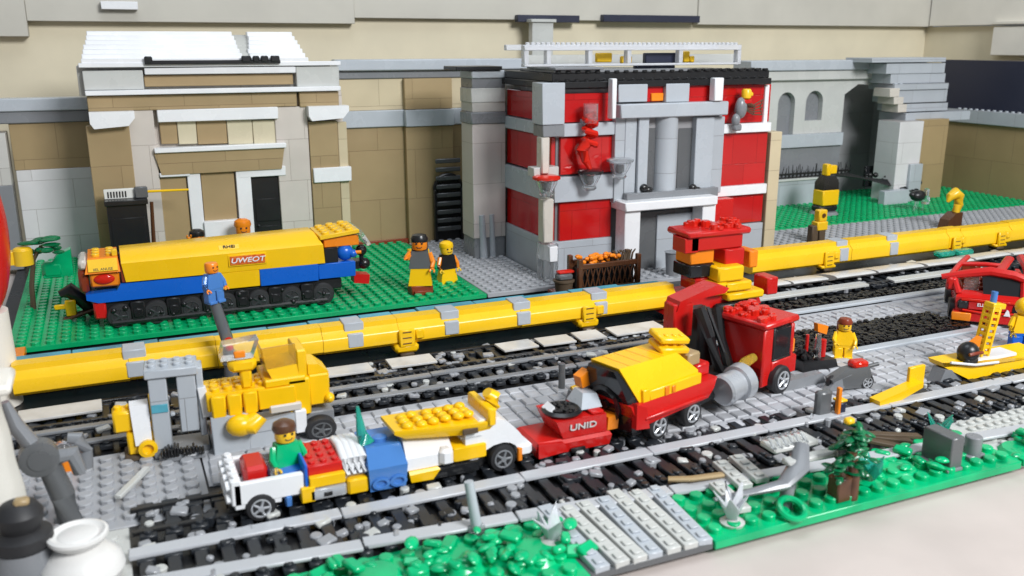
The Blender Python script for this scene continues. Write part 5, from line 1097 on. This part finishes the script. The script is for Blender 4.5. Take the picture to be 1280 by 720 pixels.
q = MB((50, 30, 0)); q.box(43.6, 62, 29.75, 31.1, -.2, .25, .04); q.studs(43.6, 62, 30, 31, .25, pitch=.5, r=.18, h=.12); tag(q.build('green_strip', 'leaf'), 'narrow bright green strip along the pale grey plate at table edge', 'strip')
# leaf clumps as separate plants
for (px, py, n, lb) in ((470, 722, 10, 'low green leaf clump at the bottom edge, farthest left of the plants'), (575, 704, 20, 'broad green leaf clump in front of the track, left of clear blade plant'), (668, 692, 26, 'tall green leaf clump beside the grey slats'),
                        (1120, 588, 16, 'thick green leaf clump between the tree and dark grey panel'), (1275, 565, 7, 'small green leaf clump at the right edge of the front')):
    c = P(px, py, .1)
    t = leafy(MB(c), c[0]-2.3, c[0]+2.2, c[1]-1.2, c[1]+1.3, .25, n, r=(.3, .55), zz=.6)
    tag(t.cyl(c[0], c[1], .05, .35, 1.2, 1.0, 12).build('leafy_plant', 'leaf'), lb, 'plant', 'green leaf clumps')
q = MB((11, 33, 0)); q.box(3.5, 17.0, 29.9, 35.1, -.3, .05, .04); q.studs(3.6, 17, 30, 35, .05, r=.34, h=.25); tag(q.build('green_baseplate', 'leaf'), 'green studded plate under leaf clumps at bottom centre', 'baseplate', 'studded baseplates')
# grey slats
t = thing('slat_walkway', 'row of pale grey studded slats sloping to the table edge', 'slats', (17, 32, 0))
for k in range(7):
    x_ = 17.1 + k*.93
    q = MB(org(t)); q.T = Matrix.Translation((x_+.4, 32.6, .25)) @ Matrix.Rotation(R(random.uniform(-4, 4)), 4, 'Z') @ Matrix.Rotation(R(3), 4, 'X')
    q.box(-.38, .38, -2.7, 2.6+random.uniform(-.5, .3), -.15, .2, .04)
    for j in range(7): q.box(-.22, .22, -2.5+j*.72, -2.12+j*.72, .2, .3, .04)
    q.build('slat', 'pale_grey' if k % 3 else 'grey', t)
q = MB(org(t)); q.box(17, 23.35, 29.9, 35.2, -.3, .05, .03); q.build('base', 'dark_grey', t)
t = thing('slat_walkway', 'short pale grey slats laid on green plate beside clear crystal plant', 'slats', (25, 32, 0))
for k, (a, b_) in enumerate(((26.0, 32.3), (27.6, 34.2), (28.8, 34.4))):
    q = MB(org(t)); q.T = Matrix.Translation((a, b_, .55)) @ Matrix.Rotation(R(-8), 4, 'Z'); q.box(-.4, .4, -1.4, 1.4, -.1, .2, .04)
    for j in range(4): q.box(-.22, .22, -1.2+j*.7, -.85+j*.7, .2, .3, .03)
    q.build('slat', 'pale_grey', t)
# crystal plants
def crystal(px, py, label, n=9, h=3.0, m_='frost'):
    c = P(px, py, .15); t = thing('crystal_plant', label, 'plant', c, group='clear crystal plants')
    q = MB()
    for k in range(n):
        a = random.uniform(0, 6.28); q.tube([(0, 0, 0), (.4*math.cos(a), .4*math.sin(a), h*.5), (random.uniform(.5, 1.1)*math.cos(a), random.uniform(.5, 1.1)*math.sin(a), h*random.uniform(.7, 1))], [.2, .34, .06], 5, .4)
    q.build('blades', m_, t); MB().lathe([(.55, 0), (.6, .15), (.3, .3)], 0, 0, 14).build('base', 'leaf' if m_ != 'frost' else 'pale_grey', t)
crystal(690, 680, 'clear fan of blades rising from the leaf clump beside grey slats', 5, 1.9); crystal(915, 655, 'clear crystal cluster on the green plate beside the grey bench', 6, 1.9)
crystal(1085, 605, 'teal clear blades beside the brown tree trunk', 10, 1.7, 'clear_teal'); crystal(1172, 545, 'small green sprig standing on the front rail', 7, 1.3, 'clear_teal')
c = P(596, 668, .1)
t = thing('grey_rod', 'pale grey upright rod with ball foot in front of the near rail', 'rod', c)
MB().rod((0, 0, .4), (-.25, .3, 2.6), .26, .22, 12).build('rod', 'grey', t); MB().ball((0, 0, .3), (.42, .42, .32)).build('foot', 'clear', t)
c = P(985, 632, .15)
t = thing('grey_bench', 'grey curved bench piece leaning over the green front plate', 'bench', c)
MB().tube([(-4.0, .6, .9), (-2.0, .2, 1.1), (-.4, 0, 1.2), (.8, .4, 1.7), (1.4, 1.0, 2.6)], [.16, .3, .45, .6, .4], 10, .6).rod((-.2, 0, 0), (-.1, 0, 1.1), .35).build('arm', 'mid_grey', t)
MB().box(-.2, 2.6, 1.0, 2.2, 2.3, 2.6, .08).box(.2, 3.4, .4, 1.0, 1.8, 2.1, .08).build('seat', 'pale_grey', t); MB().rod((1.2, 1.2, 0), (1.2, 1.2, 2.3), .25).build('leg', 'mid_grey', t)
q = MB()
for k in range(6): q.tube([(-.2+k*.4, 1.0, 2.6), (-.1+k*.4, 1.6, 2.9), (-.2+k*.4, 2.1, 2.7)], .1, 6)
q.build('ribs', 'clear', t)
c = P(990, 636, .55)
q = MB(c); q.T = Matrix.Translation(c) @ Matrix.Rotation(R(25), 4, 'X'); q.tube([(.62*math.cos(k*.3142), .62*math.sin(k*.3142), 0) for k in range(21)], .17, 8); tag(q.build('green_ring', 'leaf'), 'green ring lying on the studs below the grey bench', 'ring')
c = P(1062, 622, .15)
t = thing('toy_tree', 'dark green toy tree with brown trunk on the front green plate', 'tree', c)
MB().tube([(0, 0, 0), (.1, 0, 1.2), (0, .1, 2.4)], [.4, .32, .2], 10).box(-1.1, -.2, -.3, .5, .0, 1.3, .08).build('trunk', 'brown', t)
q = MB()
for k in range(90):
    a = random.uniform(0, 6.28); zz = random.uniform(1.2, 4.0); r_ = random.uniform(0, 1.5)*(1 - (zz-1.2)/4.5)
    q.T = Matrix.Translation((r_*math.cos(a) - .1, r_*math.sin(a), zz)) @ Matrix.Rotation(a, 4, 'Z') @ Matrix.Rotation(random.uniform(-.5, .8), 4, 'Y'); q.ball((0, 0, 0), (random.uniform(.25, .45), random.uniform(.15, .3), .1), 7, 4)
q.T = None; q.build('crown', 'dark_leaf', t)
MB().box(-.5, .0, .1, .5, 3.9, 4.2, .08).build('yellow_tip', 'yellow', t)
c = P(1192, 585, .15)
t = thing('end_board', 'upright dark grey panel at the end of the green plate', 'panel', c)
MB().box(-.7, .2, -.3, 1.6, 0, 1.9, .06).build('panel', 'dark_grey', t); MB().box(-.9, .4, -.4, 1.8, 0, .2, .04).build('foot', 'mid_grey', t)
q = MB(); q.T = Matrix.Translation((c[0]+5, c[1]+1.2, 0)); 
c = P(1214, 572, .1); t = MB(c); t.cyl(c[0], c[1], .1, 1.4, .45).box(c[0]-.6, c[0]+.6, c[1]-.4, c[1]+.4, .1, .4); tag(t.build('grey_peg', 'mid_grey'), 'stubby grey peg on the pale plate right of the dark panel', 'peg')
c = P(1110, 575, .1); q = MB(c)
for k in range(3): q.T = Matrix.Translation((c[0]+k*.9, c[1]+1.3, .7)) @ Matrix.Rotation(R(-35+k*12), 4, 'Z') @ Matrix.Rotation(R(8), 4, 'Y'); q.box(-1.6, 1.6, -.25, .25, -.1, .1, .03)
q.T = None; tag(q.build('coloured_sticks', 'bark'), 'olive sticks lying under the front rail above the leaf clump', 'sticks')
c = P(840, 585, .0); q = MB(c); q.tube([(c[0]-1.6, c[1]-2.0, .6), (c[0]-.6, c[1]-2.6, .7), (c[0]+1.2, c[1]-2.7, .6)], .3, 8, .5); tag(q.build('tan_hose', 'tan'), 'curved tan piece lying across the near track', 'hose')

# ------------------------------------------------------------------ left foreground, out of focus
c = P(103, 722, .0)
t = thing('white_pot', 'round white lidded pot in the lower left corner', 'pot', (c[0]+.1, c[1]-.6, .0), sc_=.84)
MB().lathe([(1.0, 0), (1.75, .35), (2.0, .9), (1.85, 1.5), (1.3, 2.0), (.95, 2.25)], 0, 0, 36).build('body', 'ceramic', t)
MB().lathe([(.95, 2.26), (1.25, 2.5), (1.42, 2.75), (1.4, 2.9), (1.25, 2.95), (1.15, 2.85), (.95, 2.82), (.85, 2.88)], 0, 0, 36).build('lid', 'ceramic', t)
c = P(38, 735, .0)
t = thing('black_jar', 'grey jar with lumpy black stopper beside the white pot', 'jar', (c[0], c[1]-.2, 0), sc_=.9)
MB().lathe([(1.2, 0), (1.35, .5), (1.3, 1.6), (1.15, 2.3)], 0, 0, 30).build('body', 'mid_grey', t)
MB().lathe([(1.05, 2.2), (1.3, 2.5), (1.25, 2.95), (.8, 3.2), (.95, 3.6), (1.0, 4.0), (.75, 4.4), (.4, 4.55)], .05, 0, 26).build('stopper', 'rubber', t)
MB().box(-.1, .55, -.45, .1, 4.4, 4.75, .15).build('gold_tip', 'tan', t)
c = P(88, 655, .0)
t = thing('grey_lever', 'dark grey jointed lever standing on the studded plate, lower left', 'lever', (c[0], c[1], .0))
MB().tube([(0, 0, 0), (-.15, .1, 1.5), (-.6, .3, 3.2)], [.62, .55, .5], 18).build('post', 'dark_grey', t)
MB().axis([(.75, -.45), (.85, -.35), (.85, .4), (.7, .45)], (-.9, .1, 3.6), (.1, -1, 0), 22).axis([(.5, .46), (.5, .5)], (-.9, .1, 3.6), (.1, -1, 0), 18).build('joint', 'dark_grey', t)
MB().tube([(-.9, .3, 3.7), (-1.7, .5, 5.2), (-2.0, .6, 6.3)], [.7, .6, .35], 14, .6).tube([(-.4, .2, 3.4), (.5, .1, 3.5), (.7, .1, 2.5)], [.4, .4, .3], 10).build('arm', 'mid_grey', t)
c = P(4, 700, .0)
t = thing('white_pillar', 'creased white fabric pillar along the left edge', 'pillar', (c[0]-.1, c[1]+.3, 0))
q = MB(); n = 26
rows = []
for k in range(36):
    z_ = k*.36; r_ = 1.5 - .03*k + .03*math.sin(k*.9)
    rows.append([(r_*(1+.05*math.sin(5*6.283*i/n+.4*math.sin(k*.3)))*math.cos(6.283*i/n), r_*math.sin(6.283*i/n), z_) for i in range(n)])
q.ring(rows)
for k in range(12): a = random.uniform(-2.2, .9); z_ = random.uniform(.2, 3.0); q.ball((1.25*math.cos(a), 1.25*math.sin(a), z_), (.36, .36, .25), 9, 6)
q.build('shaft', 'cloth_white', t); MB().box(-1.2, 1.5, -1.35, 1.3, 7.9, 8.35, .15).build('cream_band', 'room_white', t)
c = Q(-40, 292, 62)
t = thing('red_ornament', 'large glossy red rounded ornament on pale stand cut by the left edge', 'ornament', (c[0], 62, 0))
MB().ball((0, 0, c[2]), (2.15, 2.15, 5.6), 36, 22).build('body', 'red', t); MB().lathe([(1.6, 0), (1.5, c[2]-4.9)], 0, 0, 24).build('stand', 'room_white', t)
